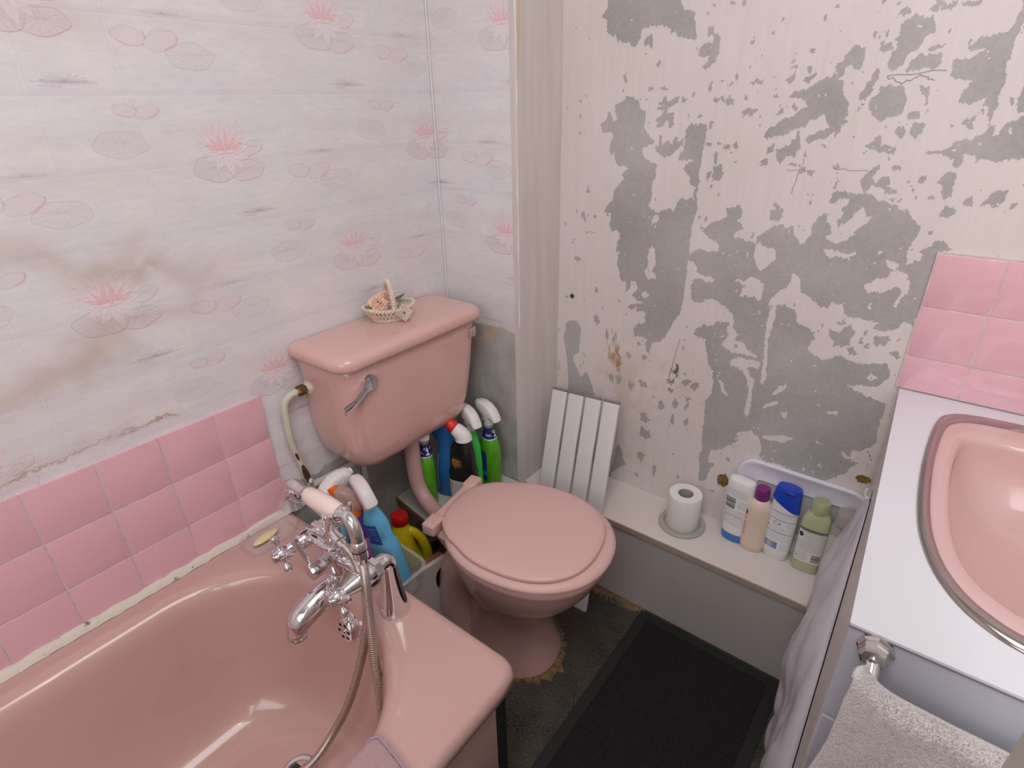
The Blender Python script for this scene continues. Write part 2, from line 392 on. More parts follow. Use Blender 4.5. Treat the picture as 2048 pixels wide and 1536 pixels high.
IMG_PAPER = paper_image(); IMG_STAIN = stain_image()
def paper_material(name, bare_z, amp, stain=True, patches=False):
    """lily wallpaper above a torn edge at height bare_z, bare dirty plaster below"""
    m = bpy.data.materials.new(name); m.use_nodes = True; nt = m.node_tree; p = nt.nodes['Principled BSDF']; L = nt.links
    uv = nd(nt, 'ShaderNodeUVMap'); sx = nd(nt, 'ShaderNodeSeparateXYZ'); L.new(uv.outputs[0], sx.inputs[0])
    mp = nd(nt, 'ShaderNodeMapping'); L.new(uv.outputs[0], mp.inputs[0])
    u0, z0 = 0.158 - 0.2625, 1.259 - 0.228
    mp.inputs['Location'].default_value = (-u0 / 0.525, -z0 / 0.456, 0); mp.inputs['Scale'].default_value = (1 / 0.525, 1 / 0.456, 1)
    t = nd(nt, 'ShaderNodeTexImage'); t.image = IMG_PAPER; t.extension = 'REPEAT'; L.new(mp.outputs[0], t.inputs[0])
    col = t.outputs[0]
    def mix(fac, a, b, blend='MIX'):
        x = nd(nt, 'ShaderNodeMix', data_type='RGBA', blend_type=blend)
        for s, v in (('Factor', fac), ('A', a), ('B', b)):
            if isinstance(v, (float, int)): x.inputs[s].default_value = v
            elif isinstance(v, tuple): x.inputs[s].default_value = v
            else: L.new(v, x.inputs[s])
        return x.outputs['Result']
    def noise(sc, det=4.0, st=(1, 1, 1), rough=0.6):
        k = nd(nt, 'ShaderNodeMapping'); k.inputs['Scale'].default_value = st; L.new(uv.outputs[0], k.inputs[0])
        n = nd(nt, 'ShaderNodeTexNoise'); setin(n, Scale=sc, Detail=det, Roughness=rough); L.new(k.outputs[0], n.inputs['Vector']); return n.outputs['Fac']
    def rng(v, a, b, c=0.0, d=1.0):
        r = nd(nt, 'ShaderNodeMapRange'); r.inputs[1].default_value = a; r.inputs[2].default_value = b; r.inputs[3].default_value = c; r.inputs[4].default_value = d; L.new(v, r.inputs[0]); return r.outputs[0]
    col = mix(rng(noise(3.0), 0.35, 0.7, 0.0, 0.35), col, lin((224, 213, 212)))
    col = mix(rng(noise(60, 3, (0.6, 2.2, 1)), 0.4, 0.75, 0.0, 0.22), col, lin((196, 190, 204)))
    if stain:
        mp2 = nd(nt, 'ShaderNodeMapping'); mp2.inputs['Location'].default_value = (0.7, -0.6, 0); L.new(uv.outputs[0], mp2.inputs[0])
        t2 = nd(nt, 'ShaderNodeTexImage'); t2.image = IMG_STAIN; t2.extension = 'CLIP'; L.new(mp2.outputs[0], t2.inputs[0])
        col = mix(t2.outputs[0], col, lin((178, 146, 112)))
    # bare part
    bare = mix(rng(noise(9, 6), 0.3, 0.7), lin((206, 201, 198)), lin((168, 168, 164)))
    bare = mix(rng(noise(22, 6, (1, 0.35, 1)), 0.45, 0.72, 0, 0.5), bare, lin((146, 152, 144)))
    bare = mix(rng(noise(4.5, 5), 0.52, 0.72, 0, 0.55), bare, lin((176, 158, 138)))
    ad = nd(nt, 'ShaderNodeMath', operation='MULTIPLY_ADD'); L.new(noise(7, 6), ad.inputs[0]); ad.inputs[1].default_value = amp; L.new(sx.outputs[1], ad.inputs[2])
    edge = rng(ad.outputs[0], bare_z + amp * 0.5 - 0.002, bare_z + amp * 0.5 + 0.002)
    if patches:                                            # a strip of brown backing paper left under the torn edge
        e2 = rng(ad.outputs[0], bare_z + amp * 0.5 - 0.05, bare_z + amp * 0.5 - 0.047)
        pm = rng(noise(13, 5), 0.52, 0.54); k = nd(nt, 'ShaderNodeMath', operation='MULTIPLY'); L.new(e2, k.inputs[0]); L.new(pm, k.inputs[1])
        bare = mix(k.outputs[0], bare, lin((206, 186, 160)))
    col = mix(edge, bare, col)
    L.new(col, p.inputs['Base Color']); p.inputs['Roughness'].default_value = 0.62; p.inputs['Specular IOR Level'].default_value = 0.3
    b = nd(nt, 'ShaderNodeBump'); b.inputs['Strength'].default_value = 0.12; b.inputs['Distance'].default_value = 0.003
    L.new(noise(90, 4), b.inputs['Height']); L.new(b.outputs[0], p.inputs['Normal'])
    return m
# ================================================================== stripped wall behind shelf and basin
WALL_G=[[385,1535,385,1512,372,1494,384,1486,387,1464,401,1453,409,1457,414,1439,417,1448,426,1440,439,1438,444,1441,455,1430,471,1444,473,1454,477,1463,501,1466,521,1464,540,1460,542,1447,547,1452,562,1442,578,1436,595,1431,599,1435,597,1450,594,1461,589,1471,593,1478,584,1486,563,1491,558,1504,554,1517],[493,1450,499,1448,502,1432,500,1425,491,1429,483,1426,478,1438],[623,1457,635,1454,635,1443,647,1439,653,1410,646,1397,649,1393,625,1377,615,1384,630,1390,628,1401,608,1402,604,1409,606,1418,625,1427,636,1427,633,1440,622,1437,624,1448],[452,1335,460,1328,476,1325,485,1307,497,1300,497,1287,495,1272,503,1259,511,1254,514,1246,525,1237,519,1230,496,1226,498,1212,505,1201,520,1194,535,1190,536,1165,530,1153,529,1137,530,1118,524,1098,533,1089,543,1079,560,1086,580,1094,585,1086,592,1092,593,1108,608,1119,617,1115,625,1122,635,1118,630,1132,634,1145,619,1151,616,1165,602,1182,604,1193,621,1200,620,1203,598,1200,586,1201,589,1214,596,1221,595,1249,597,1260,607,1276,625,1275,643,1274,644,1254,642,1222,640,1173,640,1121,644,1091,638,1067,637,1026,637,972,637,933,637,878,633,861,636,859,632,840,622,832,613,802,602,770,587,757,565,747,561,713,552,718,548,741,551,752,533,758,516,754,509,776,517,791,540,799,540,828,530,831,514,823,516,840,500,825,486,829,495,842,509,845,535,853,514,855,498,867,506,879,512,894,502,906,492,902,489,888,476,874,480,897,465,900,457,924,447,942,454,973,443,977,446,999,454,1010,453,1023,429,1026,419,1043,423,1070,402,1070,407,1084,424,1103,428,1123,447,1146,455,1154,446,1161,462,1178,453,1182,434,1184,427,1193,424,1210,414,1208,408,1212,413,1233,417,1247,414,1251,405,1256,388,1254,382,1274,395,1281,400,1301,404,1303,415,1278,425,1283,419,1298,418,1316,434,1322],[544,1332,548,1320,575,1332,570,1314,551,1310,549,1295,565,1297,564,1283,570,1276,558,1268,552,1281,545,1276,536,1267,525,1269,530,1276,524,1281,536,1293,540,1302,524,1304,526,1310,541,1314,523,1317,535,1323],[537,1228,536,1250,541,1250,544,1233,561,1240,567,1233,573,1247,580,1247,584,1236,593,1245,592,1230,578,1221,567,1209,552,1204,542,1211,525,1224],[709,1295,723,1304,731,1305,745,1301,739,1293,716,1286,720,1295],[785,1352,794,1356,804,1368,806,1355,795,1347],[819,1350,830,1361,843,1368,842,1359,831,1346],[776,1220,775,1232,790,1240,787,1222],[782,1294,793,1305,794,1293],[825,1248,826,1262,832,1263,835,1239,842,1235,835,1229,830,1214,816,1215,807,1201,797,1214,797,1220,791,1232,800,1228,816,1238],[799,1325,808,1332,826,1336,851,1350,870,1358,875,1368,877,1378,886,1384,887,1394,895,1401,904,1406,903,1406,914,1399,917,1382,916,1368,910,1365,910,1365,899,1370,898,1374,888,1371,889,1360,880,1352,892,1349,893,1335,899,1321,909,1312,907,1301,908,1289,908,1282,916,1278,906,1273,904,1260,899,1257,898,1247,894,1260,883,1255,879,1247,864,1247,849,1239,844,1249,851,1254,875,1267,883,1269,872,1289,865,1291,846,1280,839,1271,826,1267,803,1252,785,1252,774,1247,765,1251,771,1263,784,1273,790,1280,812,1290,823,1301,840,1304,834,1311,834,1321,830,1317,825,1322,804,1321],[667,1191,685,1194,688,1179,694,1177,688,1162,669,1159],[663,1048,683,1074,713,1084,714,1095,710,1104,728,1107,737,1115,743,1106,746,1087,734,1079,744,1078,754,1065,734,1049,736,1040,758,1043,777,1038,785,1034,785,1053,796,1058,806,1066,815,1076,835,1081,840,1075,856,1082,858,1065,871,1056,875,1046,884,1048,886,1059,893,1062,891,1079,892,1092,905,1110,913,1108,916,1096,926,1089,929,1075,918,1065,938,1055,948,1055,957,1065,972,1079,967,1079,974,1090,987,1101,990,1111,982,1111,977,1124,969,1128,960,1119,959,1107,953,1100,942,1093,938,1086,933,1100,941,1111,937,1123,946,1133,946,1141,929,1143,922,1133,913,1129,910,1135,914,1143,916,1153,926,1156,943,1155,955,1151,968,1154,962,1165,957,1175,958,1182,967,1190,972,1198,982,1206,984,1200,979,1191,976,1181,983,1174,992,1187,1004,1184,1008,1170,990,1165,979,1170,970,1156,982,1153,996,1141,1009,1142,1030,1134,1048,1128,1058,1119,1067,1104,1072,1104,1072,1090,1069,1078,1065,1058,1063,1048,1067,1036,1066,1026,1091,1038,1089,1054,1079,1056,1089,1061,1098,1068,1101,1078,1114,1083,1126,1068,1135,1064,1114,1059,1114,1009,1114,966,1112,945,1110,941,1108,911,1094,918,1083,901,1063,889,1044,890,1048,901,1052,907,1038,906,1010,908,995,908,986,916,979,930,974,932,958,934,954,921,938,920,924,931,945,918,929,925,917,936,894,946,893,962,891,971,878,983,870,980,873,968,869,954,856,940,849,934,840,922,836,902,835,901,843,897,841,854,815,854,786,863,763,879,736,881,726,892,703,895,692,888,677,877,658,884,651,917,657,934,672,939,685,933,703,934,704,944,686,946,660,950,661,963,652,974,639,977,634,991,649,1001,667,1013,678,1005,707,1008,704,1029,684,1034],[674,796,678,813,695,824,717,830,727,841,749,846,745,881,762,881,804,920,837,920,835,901,869,910,892,901,897,888,900,872,923,867,938,864,944,851,936,836,935,816,956,807,965,800,980,807,993,819,1012,818,1028,814,1053,814,1067,817,1084,826,1094,810,1096,791,1081,768,1057,765,1032,756,1048,747,1074,740,1101,735,1106,707,1102,686,1110,643,1101,625,1086,607,1070,607,1070,585,1051,593,1054,581,1088,576,1074,554,1068,538,1018,490,929,508,894,500,879,519,883,531,875,560,849,578,817,559,824,537,800,514,784,497,799,510,760,480,756,437,769,435,759,386,741,378,732,466,739,479,731,539,730,582,727,626,740,647,739,670,736,712,722,728,709,763,705,791],[953,1372,956,1380,956,1390,963,1394,964,1403,955,1408,964,1416,962,1431,966,1437,976,1442,979,1446,990,1439,1005,1438,1009,1434,1013,1418,1002,1410,1000,1398,989,1389,978,1371,971,1363,957,1366],[936,1394,939,1402,955,1402,958,1391,942,1390],[952,1442,959,1454,969,1456,974,1449,961,1442],[997,1449,1004,1455,1002,1466,1012,1465,1013,1456,1008,1448,1008,1442],[1038,1451,1049,1455,1067,1456,1064,1449,1055,1447],[1011,1392,1016,1398,1035,1398,1023,1390,1019,1387],[984,1358,990,1377,993,1384,1015,1382,1031,1385,1035,1371,1028,1358,1016,1364,995,1363,987,1358],[941,1301,942,1315,953,1331,953,1338,977,1338,990,1335,998,1317,999,1307,996,1292,990,1289,969,1282,949,1289,944,1294],[922,1313,925,1329,932,1344,942,1368,947,1360,947,1346,938,1337,944,1333,935,1313],[1014,1326,1013,1336,1025,1337,1029,1326,1030,1311,1025,1320],[1006,1289,1007,1297,1023,1297,1023,1285,1009,1284],[1017,1256,1016,1273,1018,1278,1037,1275,1034,1260,1027,1254],[994,1260,998,1270,1008,1267,1011,1256,1002,1253],[950,1239,960,1243,970,1256,977,1240,1001,1237,999,1254,1002,1232,1002,1226,986,1224,969,1231,958,1234],[1066,1389,1076,1401,1084,1405,1105,1408,1115,1416,1119,1431,1116,1447,1119,1449,1127,1424,1125,1384,1124,1359,1130,1335,1125,1311,1129,1305,1127,1293,1126,1278,1115,1305,1110,1305,1107,1296,1112,1316,1091,1307,1075,1312,1076,1329,1085,1338,1068,1346,1050,1348,1054,1360,1049,1369,1052,1373,1072,1374,1093,1384,1068,1387],[1085,1282,1094,1286,1105,1291,1103,1278,1108,1270,1094,1270,1086,1277],[1153,1306,1153,1323,1156,1327,1162,1334,1173,1298,1159,1295],[1048,1229,1050,1232,1072,1231,1084,1237,1086,1247,1095,1252,1104,1251,1125,1262,1127,1278,1135,1274,1135,1259,1143,1259,1147,1277,1157,1282,1174,1297,1206,1221,1186,1224,1157,1218,1129,1222,1124,1215,1122,1226,1103,1226,1107,1218,1102,1205,1093,1208,1093,1217,1079,1223,1066,1226,1048,1228],[1078,1178,1082,1189,1092,1198,1104,1198,1105,1158,1096,1153,1088,1164,1087,1173],[1126,1147,1127,1156,1137,1160,1140,1140,1128,1142],[1148,1149,1156,1157,1160,1167,1170,1171,1180,1172,1177,1148,1172,1143,1164,1148,1156,1146],[1094,1125,1101,1139,1118,1138,1120,1129,1109,1122,1096,1121],[290,698,295,744,311,758,335,759,347,737,345,696,342,666,322,650,327,624,340,612,353,585,366,612,381,597,404,533,309,516,303,610,299,652],[492,401,520,341,475,296,471,231,454,224,474,365],[712,865,734,871,746,865,736,855,722,857],[968,859,966,875,985,869,995,887,1003,890,1016,878,1009,861,1010,845,998,838,981,844,977,853]]
WALL_E=[[506,1346,7,5],[585,1321,7,6],[535,1345,9,4],[519,1394,4,5],[440,1371,4,8],[640,1346,4,9],[658,1321,7,3],[654,1234,8,6],[653,1272,4,7],[627,1290,5,3],[606,1333,4,3],[629,1488,4,2],[618,1477,3,2],[714,1422,4,5],[827,1398,6,5],[796,1384,4,2],[801,1373,7,3],[734,1351,12,5],[765,1360,4,3],[692,1360,4,7],[682,1349,5,4],[641,1346,4,9],[663,1357,3,3],[670,1322,4,7],[685,1320,6,10],[658,1320,6,3],[720,1324,4,4],[817,1306,6,4],[855,1466,4,3],[666,1493,6,3],[688,1488,3,5],[674,1238,4,4],[879,1236,6,2],[851,1220,2,8],[691,1228,8,6],[711,1235,6,6],[774,1202,8,8],[660,1169,6,10],[672,1210,5,13],[852,1190,7,7],[865,1186,6,7],[910,1199,8,4],[829,1200,7,4],[688,1132,3,4],[670,1149,2,4],[668,1075,3,7],[818,1104,14,15],[812,1119,6,5],[353,1121,5,8],[342,1057,6,16],[323,1064,2,8],[286,1027,4,5],[327,940,9,7],[388,862,6,7],[355,1058,2,5],[1012,1200,7,4],[1055,1186,5,7],[1014,1159,6,4],[1018,1146,4,2],[1077,1152,6,4],[1036,1181,3,4],[1076,1274,4,3],[925,1415,4,5],[1031,1454,3,5],[951,1462,3,2],[1012,1290,3,3],[395,777,8,15],[502,695,9,10],[548,700,9,6],[518,606,10,15],[452,613,7,12],[477,614,8,18],[550,622,14,10],[567,516,16,17],[574,468,18,19],[566,384,10,24],[610,359,5,18],[648,587,7,15],[681,592,4,15],[646,541,7,14],[686,545,5,13],[609,575,7,15],[671,661,12,12],[695,657,10,13],[681,615,8,7],[765,442,11,9],[810,474,5,8],[558,320,6,7],[682,367,4,5],[948,866,3,3],[1064,868,13,12],[1042,850,6,6],[1019,836,9,7],[1094,847,11,7],[1033,882,3,10]]
WALL_L=[[541,1074,554,1074,554,1064,539,1053,532,1062],[541,1001,549,993,554,957,547,938,561,925,560,920,537,920,526,935,535,947,532,975],[524,877,538,885,547,875,537,866,525,869],[839,909,853,901,855,877,852,848,849,818,854,775,862,731,858,708,850,712,846,773,842,816,840,859],[773,751,791,765,805,762,841,762,841,744,814,743,826,718,838,715,834,689,838,657,839,625,835,613,826,621,826,647,827,680,815,718,801,733,776,736],[696,865,711,886,739,885,758,868,766,853,767,832,778,822,776,807,799,800,807,784,833,778,823,771,795,774,767,771,745,785,751,801,759,815,753,829,757,842,745,848,730,848,715,857],[749,696,762,690,783,650,767,659],[880,690,892,712,908,726,905,710,886,688],[864,649,876,666,899,673,895,666,871,650],[906,650,921,652,924,637,914,637],[1001,684,1021,688,1023,681,1005,677],[1057,783,1063,796,1078,789,1068,778],[878,574,915,584,919,591,950,587,933,573,902,568,880,565],[990,604,1014,595,996,596],[979,514,985,525,989,518,985,512],[1010,537,1017,547,1019,534],[1023,934,1026,939,1032,931,1026,929],[783,1030,795,1040,810,1031,824,1032,832,1008,817,990,803,976,796,982,788,1002],[770,915,772,940,752,947,756,952,773,950,790,961,814,952,819,938,817,911,798,915,779,914],[918,1040,935,1042,967,1035,978,1044,982,1037,967,1026,945,1030,938,1024,930,1030],[1010,979,1023,992,1043,1000,1047,1013,1060,1017,1078,1005,1084,996,1083,975,1076,967,1073,941,1067,944,1072,977,1061,984,1051,973,1017,964,1012,971],[1034,1028,1035,1035,1046,1031,1058,1025,1054,1015,1046,1017],[1017,1045,1023,1053,1028,1050,1020,1044],[1024,933,1026,941,1032,931],[1154,1264,1156,1274,1161,1261],[984,1425,992,1428,994,1426,986,1423]]

def stripped_image():
    X0, X1, Z0, Z1, K = 260, 1460, 250, 1650, 1.15
    W_, H_ = int((X1 - X0) * K), int((Z1 - Z0) * K)
    Y, X = np.mgrid[0:H_, 0:W_].astype(np.float32)
    dx = (fbm((H_, W_), 90, 1, 4, 0.8) - 0.5) * 10; dy = (fbm((H_, W_), 90, 2, 4, 0.8, stretch=(1.6, 0.7)) - 0.5) * 15
    G = np.zeros((H_, W_), np.float32)
    def poly(P, v):
        P = np.array(P, np.float32).reshape(-1, 2); q = np.stack([(P[:, 0] - X0) * K, (Z1 - P[:, 1]) * K], 1)
        x0, y0 = np.maximum(0, q.min(0).astype(int) - 12); x1, y1 = q.max(0).astype(int) + 14
        if x1 <= x0 or y1 <= y0: return
        s = (slice(y0, min(H_, y1)), slice(x0, min(W_, x1)))
        m = inpoly(X[s] + dx[s] * K, Y[s] + dy[s] * K, q); G[s][m] = v
    jr = random.Random(77)
    for P in WALL_G: poly(P, 1.0)
    for e in WALL_E:
        n_ = 15; q = [(jr.uniform(0.55, 1.3), i) for i in range(n_)]; sl = jr.uniform(-0.5, 0.9)
        poly([c for k_, i in q for c in (e[0] + e[2] * 1.05 * k_ * math.cos(i * 2 * PI / n_) + sl * 0.4 * e[3] * k_ * math.sin(i * 2 * PI / n_), e[1] + e[3] * 1.05 * k_ * math.sin(i * 2 * PI / n_))], 1.0)
    for P in WALL_L: poly(P, 0.0)
    # speckle: small flecks of bare plaster, thickest toward the upper right
    sp = fbm((H_, W_), 110, 5, 3, 0.6, stretch=(1.0, 0.7)); dens = np.clip((X / W_ - 0.30) * 1.3, 0.0, 1) * np.clip(1.25 - Y / H_ * 1.2, 0, 1)
    G[(sp > 0.815 - 0.075 * dens)] = 1.0
    sp2 = fbm((H_, W_), 120, 6, 3, 0.6); G[(sp2 > 0.825)] = 0.0
    tone = fbm((H_, W_), 6, 7, 5); streak = fbm((H_, W_), 200, 8, 2, stretch=(1.0, 0.05)); cl = fbm((H_, W_), 9, 11, 5); fine = fbm((H_, W_), 260, 12, 2)
    white = np.array([226, 217, 215], np.float32) / 255 + (tone[..., None] - 0.5) * np.array([0.05, 0.06, 0.07]) + (streak[..., None] - 0.5) * 0.022
    warm = np.clip((Y / H_ - 0.62) * 3, 0, 1) * np.clip((cl - 0.42) * 4, 0, 1) * np.clip(1.35 - X / W_ * 2.6, 0, 1)
    white += warm[..., None] * np.array([0.0, -0.025, -0.07])
    grey = np.array([178, 174, 173], np.float32) / 255 + (tone[..., None] - 0.5) * 0.16 + (fine[..., None] - 0.5) * 0.05
    col = white + G[..., None] * (grey - white)
    mark = np.zeros((H_, W_), np.float32)
    def blot(x, z, rx, rz, c, al, th=0.5, sc=60, seed=31, st=(1, 1)):
        nonlocal col
        px, py = (x - X0) * K, (Z1 - z) * K; d = ((X - px) / (rx * K)) ** 2 + ((Y - py) / (rz * K)) ** 2
        n = fbm((H_, W_), sc, seed, 4, 0.6, stretch=st); k = np.clip((1 - d), 0, 1) * np.clip((n - th) * 8, 0, 1) * al
        col = col + k[..., None] * (np.array(c, np.float32) / 255 - col)
    blot(462, 690, 34, 40, (168, 132, 92), 0.9, 0.45, 70, 31, (2.2, 0.6)); blot(474, 655, 12, 22, (160, 126, 84), 0.9, 0.42)
    blot(440, 735, 30, 34, (120, 104, 92), 0.7, 0.55, 90, 33, (2.4, 0.4)); blot(640, 690, 14, 28, (92, 84, 80), 1.0, 0.5, 120, 35, (2.0, 0.8))
    blot(560, 600, 190, 120, (190, 172, 148), 0.35, 0.5, 14, 36)
    def crack(pts, wd, c, al, jit=2.0):
        r = random.Random(len(pts) * 7 + int(pts[0][0])); P = []
        for (a, b), (c2, d) in zip(pts[:-1], pts[1:]):
            for k in range(6): P.append((a + (c2 - a) * k / 6 + r.uniform(-jit, jit), b + (d - b) * k / 6 + r.uniform(-jit, jit)))
        for (a, b), (c2, d) in zip(P[:-1], P[1:]):
            ax, ay, bx, by = (a - X0) * K, (Z1 - b) * K, (c2 - X0) * K, (Z1 - d) * K
            x0, x1, y0, y1 = int(min(ax, bx)) - 4, int(max(ax, bx)) + 5, int(min(ay, by)) - 4, int(max(ay, by)) + 5
            if x0 < 0 or y0 < 0 or x1 > W_ or y1 > H_: continue
            s = (slice(y0, y1), slice(x0, x1)); vx, vy = bx - ax, by - ay; L = max(1e-6, vx * vx + vy * vy)
            t = np.clip(((X[s] - ax) * vx + (Y[s] - ay) * vy) / L, 0, 1); dd = np.hypot(X[s] - ax - t * vx, Y[s] - ay - t * vy)
            k = np.clip(wd / 2 + 0.5 - dd, 0, 1) * al; col[s] += k[..., None] * (np.array(c, np.float32) / 255 - col[s])
    D = (110, 102, 98)
    crack([(641, 776), (633, 735), (630, 700), (622, 672)], 1.4, D, 0.8); crack([(628, 690), (622, 655)], 2.4, D, 0.7)
    crack([(350, 1010), (362, 1016), (385, 1015)], 1.2, D, 0.6); crack([(1030, 1345), (1010, 1352), (985, 1340), (960, 1352), (1060, 1360)], 1.8, (150, 140, 136), 0.9)
    crack([(850, 1210), (842, 1170), (838, 1140)], 1.8, (160, 150, 146), 0.9); crack([(820, 1190), (850, 1190), (880, 1188)], 1.6, (160, 150, 146), 0.9)
    crack([(905, 1195), (945, 1195), (985, 1190)], 1.6, (160, 150, 146), 0.9)
    for x, z in ((620, 652), (626, 648), (632, 655), (624, 628), (630, 624)): crack([(x, z), (x + 6, z + 5), (x + 3, z - 8)], 1.6, (95, 86, 82), 0.85, 3)
    return make_img('stripped_plaster', np.clip(col, 0, 1)), (X0 / 1000, X1 / 1000, Z0 / 1000, Z1 / 1000)
IMG_STRIP, SB = stripped_image()
def stripped_material():
    m = bpy.data.materials.new('stripped_plaster'); m.use_nodes = True; nt = m.node_tree; p = nt.nodes['Principled BSDF']; L = nt.links
    uv = nd(nt, 'ShaderNodeUVMap'); mp = nd(nt, 'ShaderNodeMapping'); L.new(uv.outputs[0], mp.inputs[0])
    sx, sz = 1 / (SB[1] - SB[0]), 1 / (SB[3] - SB[2]); mp.inputs['Location'].default_value = (-SB[0] * sx, -SB[2] * sz, 0); mp.inputs['Scale'].default_value = (sx, sz, 1)
    t = nd(nt, 'ShaderNodeTexImage'); t.image = IMG_STRIP; t.extension = 'MIRROR'; L.new(mp.outputs[0], t.inputs[0]); L.new(t.outputs[0], p.inputs['Base Color'])
    p.inputs['Roughness'].default_value = 0.75; p.inputs['Specular IOR Level'].default_value = 0.25
    k = nd(nt, 'ShaderNodeMapping'); k.inputs['Scale'].default_value = (1, 0.15, 1); L.new(uv.outputs[0], k.inputs[0])
    n = nd(nt, 'ShaderNodeTexNoise'); setin(n, Scale=160.0, Detail=4.0); L.new(k.outputs[0], n.inputs['Vector'])
    b = nd(nt, 'ShaderNodeBump'); b.inputs['Strength'].default_value = 0.10; b.inputs['Distance'].default_value = 0.002; L.new(n.outputs['Fac'], b.inputs['Height']); L.new(b.outputs[0], p.inputs['Normal'])
    return m
M_STRIP = stripped_material()
M_PAPER_L = paper_material('lily_wallpaper', 0.50, 0.10)
M_PAPER_B = paper_material('lily_wallpaper_torn', 0.765, 0.05, stain=False, patches=True)
M_PLASTER = mat('skimmed_plaster', (222, 214, 211), 0.75, col2=(210, 201, 197), nscale=6, stretch=(6, 6, 0.5), bump=0.1, bscale=60)
M_CEIL = mat('white_ceiling_paint', (235, 232, 228), 0.8)
M_WALLP = mat('white_wall_paint', (226, 218, 214), 0.7)

# ================================================================== room shell
def wall_slab(name, a, b, z0, z1, depth, uo, m):
    """vertical slab; visible face from a to b (xy), thickness 'depth' away from the room (to the left of a->b)"""
    a = Vector((a[0], a[1], 0)); b = Vector((b[0], b[1], 0)); d = (b - a).normalized(); n = Vector((-d.y, d.x, 0)) * depth; Ln = (b - a).length
    V = [(*a.xy, z0), (*b.xy, z0), (*b.xy, z1), (*a.xy, z1)] + [(*(a + n).xy, z0), (*(b + n).xy, z0), (*(b + n).xy, z1), (*(a + n).xy, z1)]
    F = [(0, 1, 2, 3), (5, 4, 7, 6), (4, 5, 1, 0), (3, 2, 6, 7), (1, 5, 6, 2), (4, 0, 3, 7)]
    uv = [(uo, z0), (uo + Ln, z0), (uo + Ln, z1), (uo, z1)] * 2
    return tag(obj(name, (V, F), m, smooth=False, uv=uv), kind='structure')
CZ = 2.35
WALL_L = wall_slab('wall_left', (0, -1.60), (0, 0.717), 0, CZ, 0.1, -1.60, M_PAPER_L)
WALL_B = wall_slab('wall_back', (0, 0.717), (0.268, 0.717), 0, CZ, 0.30, 0.717, M_PAPER_B)
wall_slab('wall_return', (0.2685, 0.7166), (0.2685, 0.8993), 0, CZ, 0.02, 0.0, M_PLASTER)
WALL_C = wall_slab('wall_alcove', (0.268, 0.8993), (1.85, 0.8993), 0, CZ, 0.1, 0.268, M_STRIP)
wall_slab('wall_right', (1.85, 0.8993), (1.85, -1.60), 0, CZ, 0.1, 0, M_WALLP)
wall_slab('wall_front', (1.85, -1.60), (0, -1.60), 0, CZ, 0.1, 0, M_WALLP)
tag(obj('ceiling', box(-0.1, 1.95, -1.7, 1.02, CZ, CZ + 0.05), M_CEIL, smooth=False), kind='structure')
# paper bead in the corner, torn plaster lip and drill hole
tag(obj('trim_1', tube([(0.003, 0.714, 0.55), (0.003, 0.714, CZ)], 0.0022, 6), mat('paper_seam', (236, 232, 234), 0.7)), kind='structure')
lip = []
rr = random.Random(4)
zs = [0.78 + i * 0.035 for i in range(46)]
tag(obj('trim_2', tube([(0.2665 + rr.uniform(-0.0012, 0.0012), 0.7155 + rr.uniform(-0.001, 0.001), z) for z in zs], [rr.uniform(0.0010, 0.0028) for _ in zs], 6), mat('paper_seam', (236, 232, 234))), kind='structure')
yw = mat('old_glue', (214, 196, 156), 0.7)
tag(obj('trim_3', prism([(0, 1.38), (0.002, 1.42), (0.006, 1.47), (0.0075, 1.60), (0.0065, 2.0), (0.002, 2.0), (0.002, 1.6), (0.0, 1.48)], 0.0008), yw, smooth=False), kind='structure')
bpy.data.objects['trim_3'].location = (0.2693, 0.722, 0); bpy.data.objects['trim_3'].rotation_euler = (0, 0, PI / 2)
hole_m = mat('drill_hole_dark', (40, 28, 22), 0.9)
h = obj('drill_hole', align(lathe([(0.0075, 0), (0.0085, 0.0012), (0.005, 0.0016), (0.0048, -0.012)], 20, False, True), (0.315, 0.8992, 0.831), (0, -1, 0)), mat('chipped_plaster', (176, 166, 160), 0.9), WALL_C)
obj('hole_core', align(lathe([(0.0048, 0.0002), (0.0046, 0.0022)], 16), (0.315, 0.8990, 0.831), (0, -1, 0)), hole_m, WALL_C)
def ragged(cx, cz, a, b, n, seed, y, t):
    r = random.Random(seed); return [(cx + a * math.cos(2 * PI * i / n) * r.uniform(0.7, 1.15), cz + b * math.sin(2 * PI * i / n) * r.uniform(0.7, 1.15)) for i in range(n)]
gold = mat('crumbled_plaster', (150, 122, 62), 0.9, col2=(96, 74, 34), nscale=90, bump=0.8, bscale=150)
for cx, cz, a, b, s in ((0.806, 0.405, 0.016, 0.022, 3), (1.106, 0.538, 0.016, 0.011, 5)):
    g = prism(ragged(cx, cz, a, b, 14, s, 0, 0), 0.003); obj('plaster_chip', mv(g, (0, 0.8990, 0)), gold, WALL_C, smooth=False)

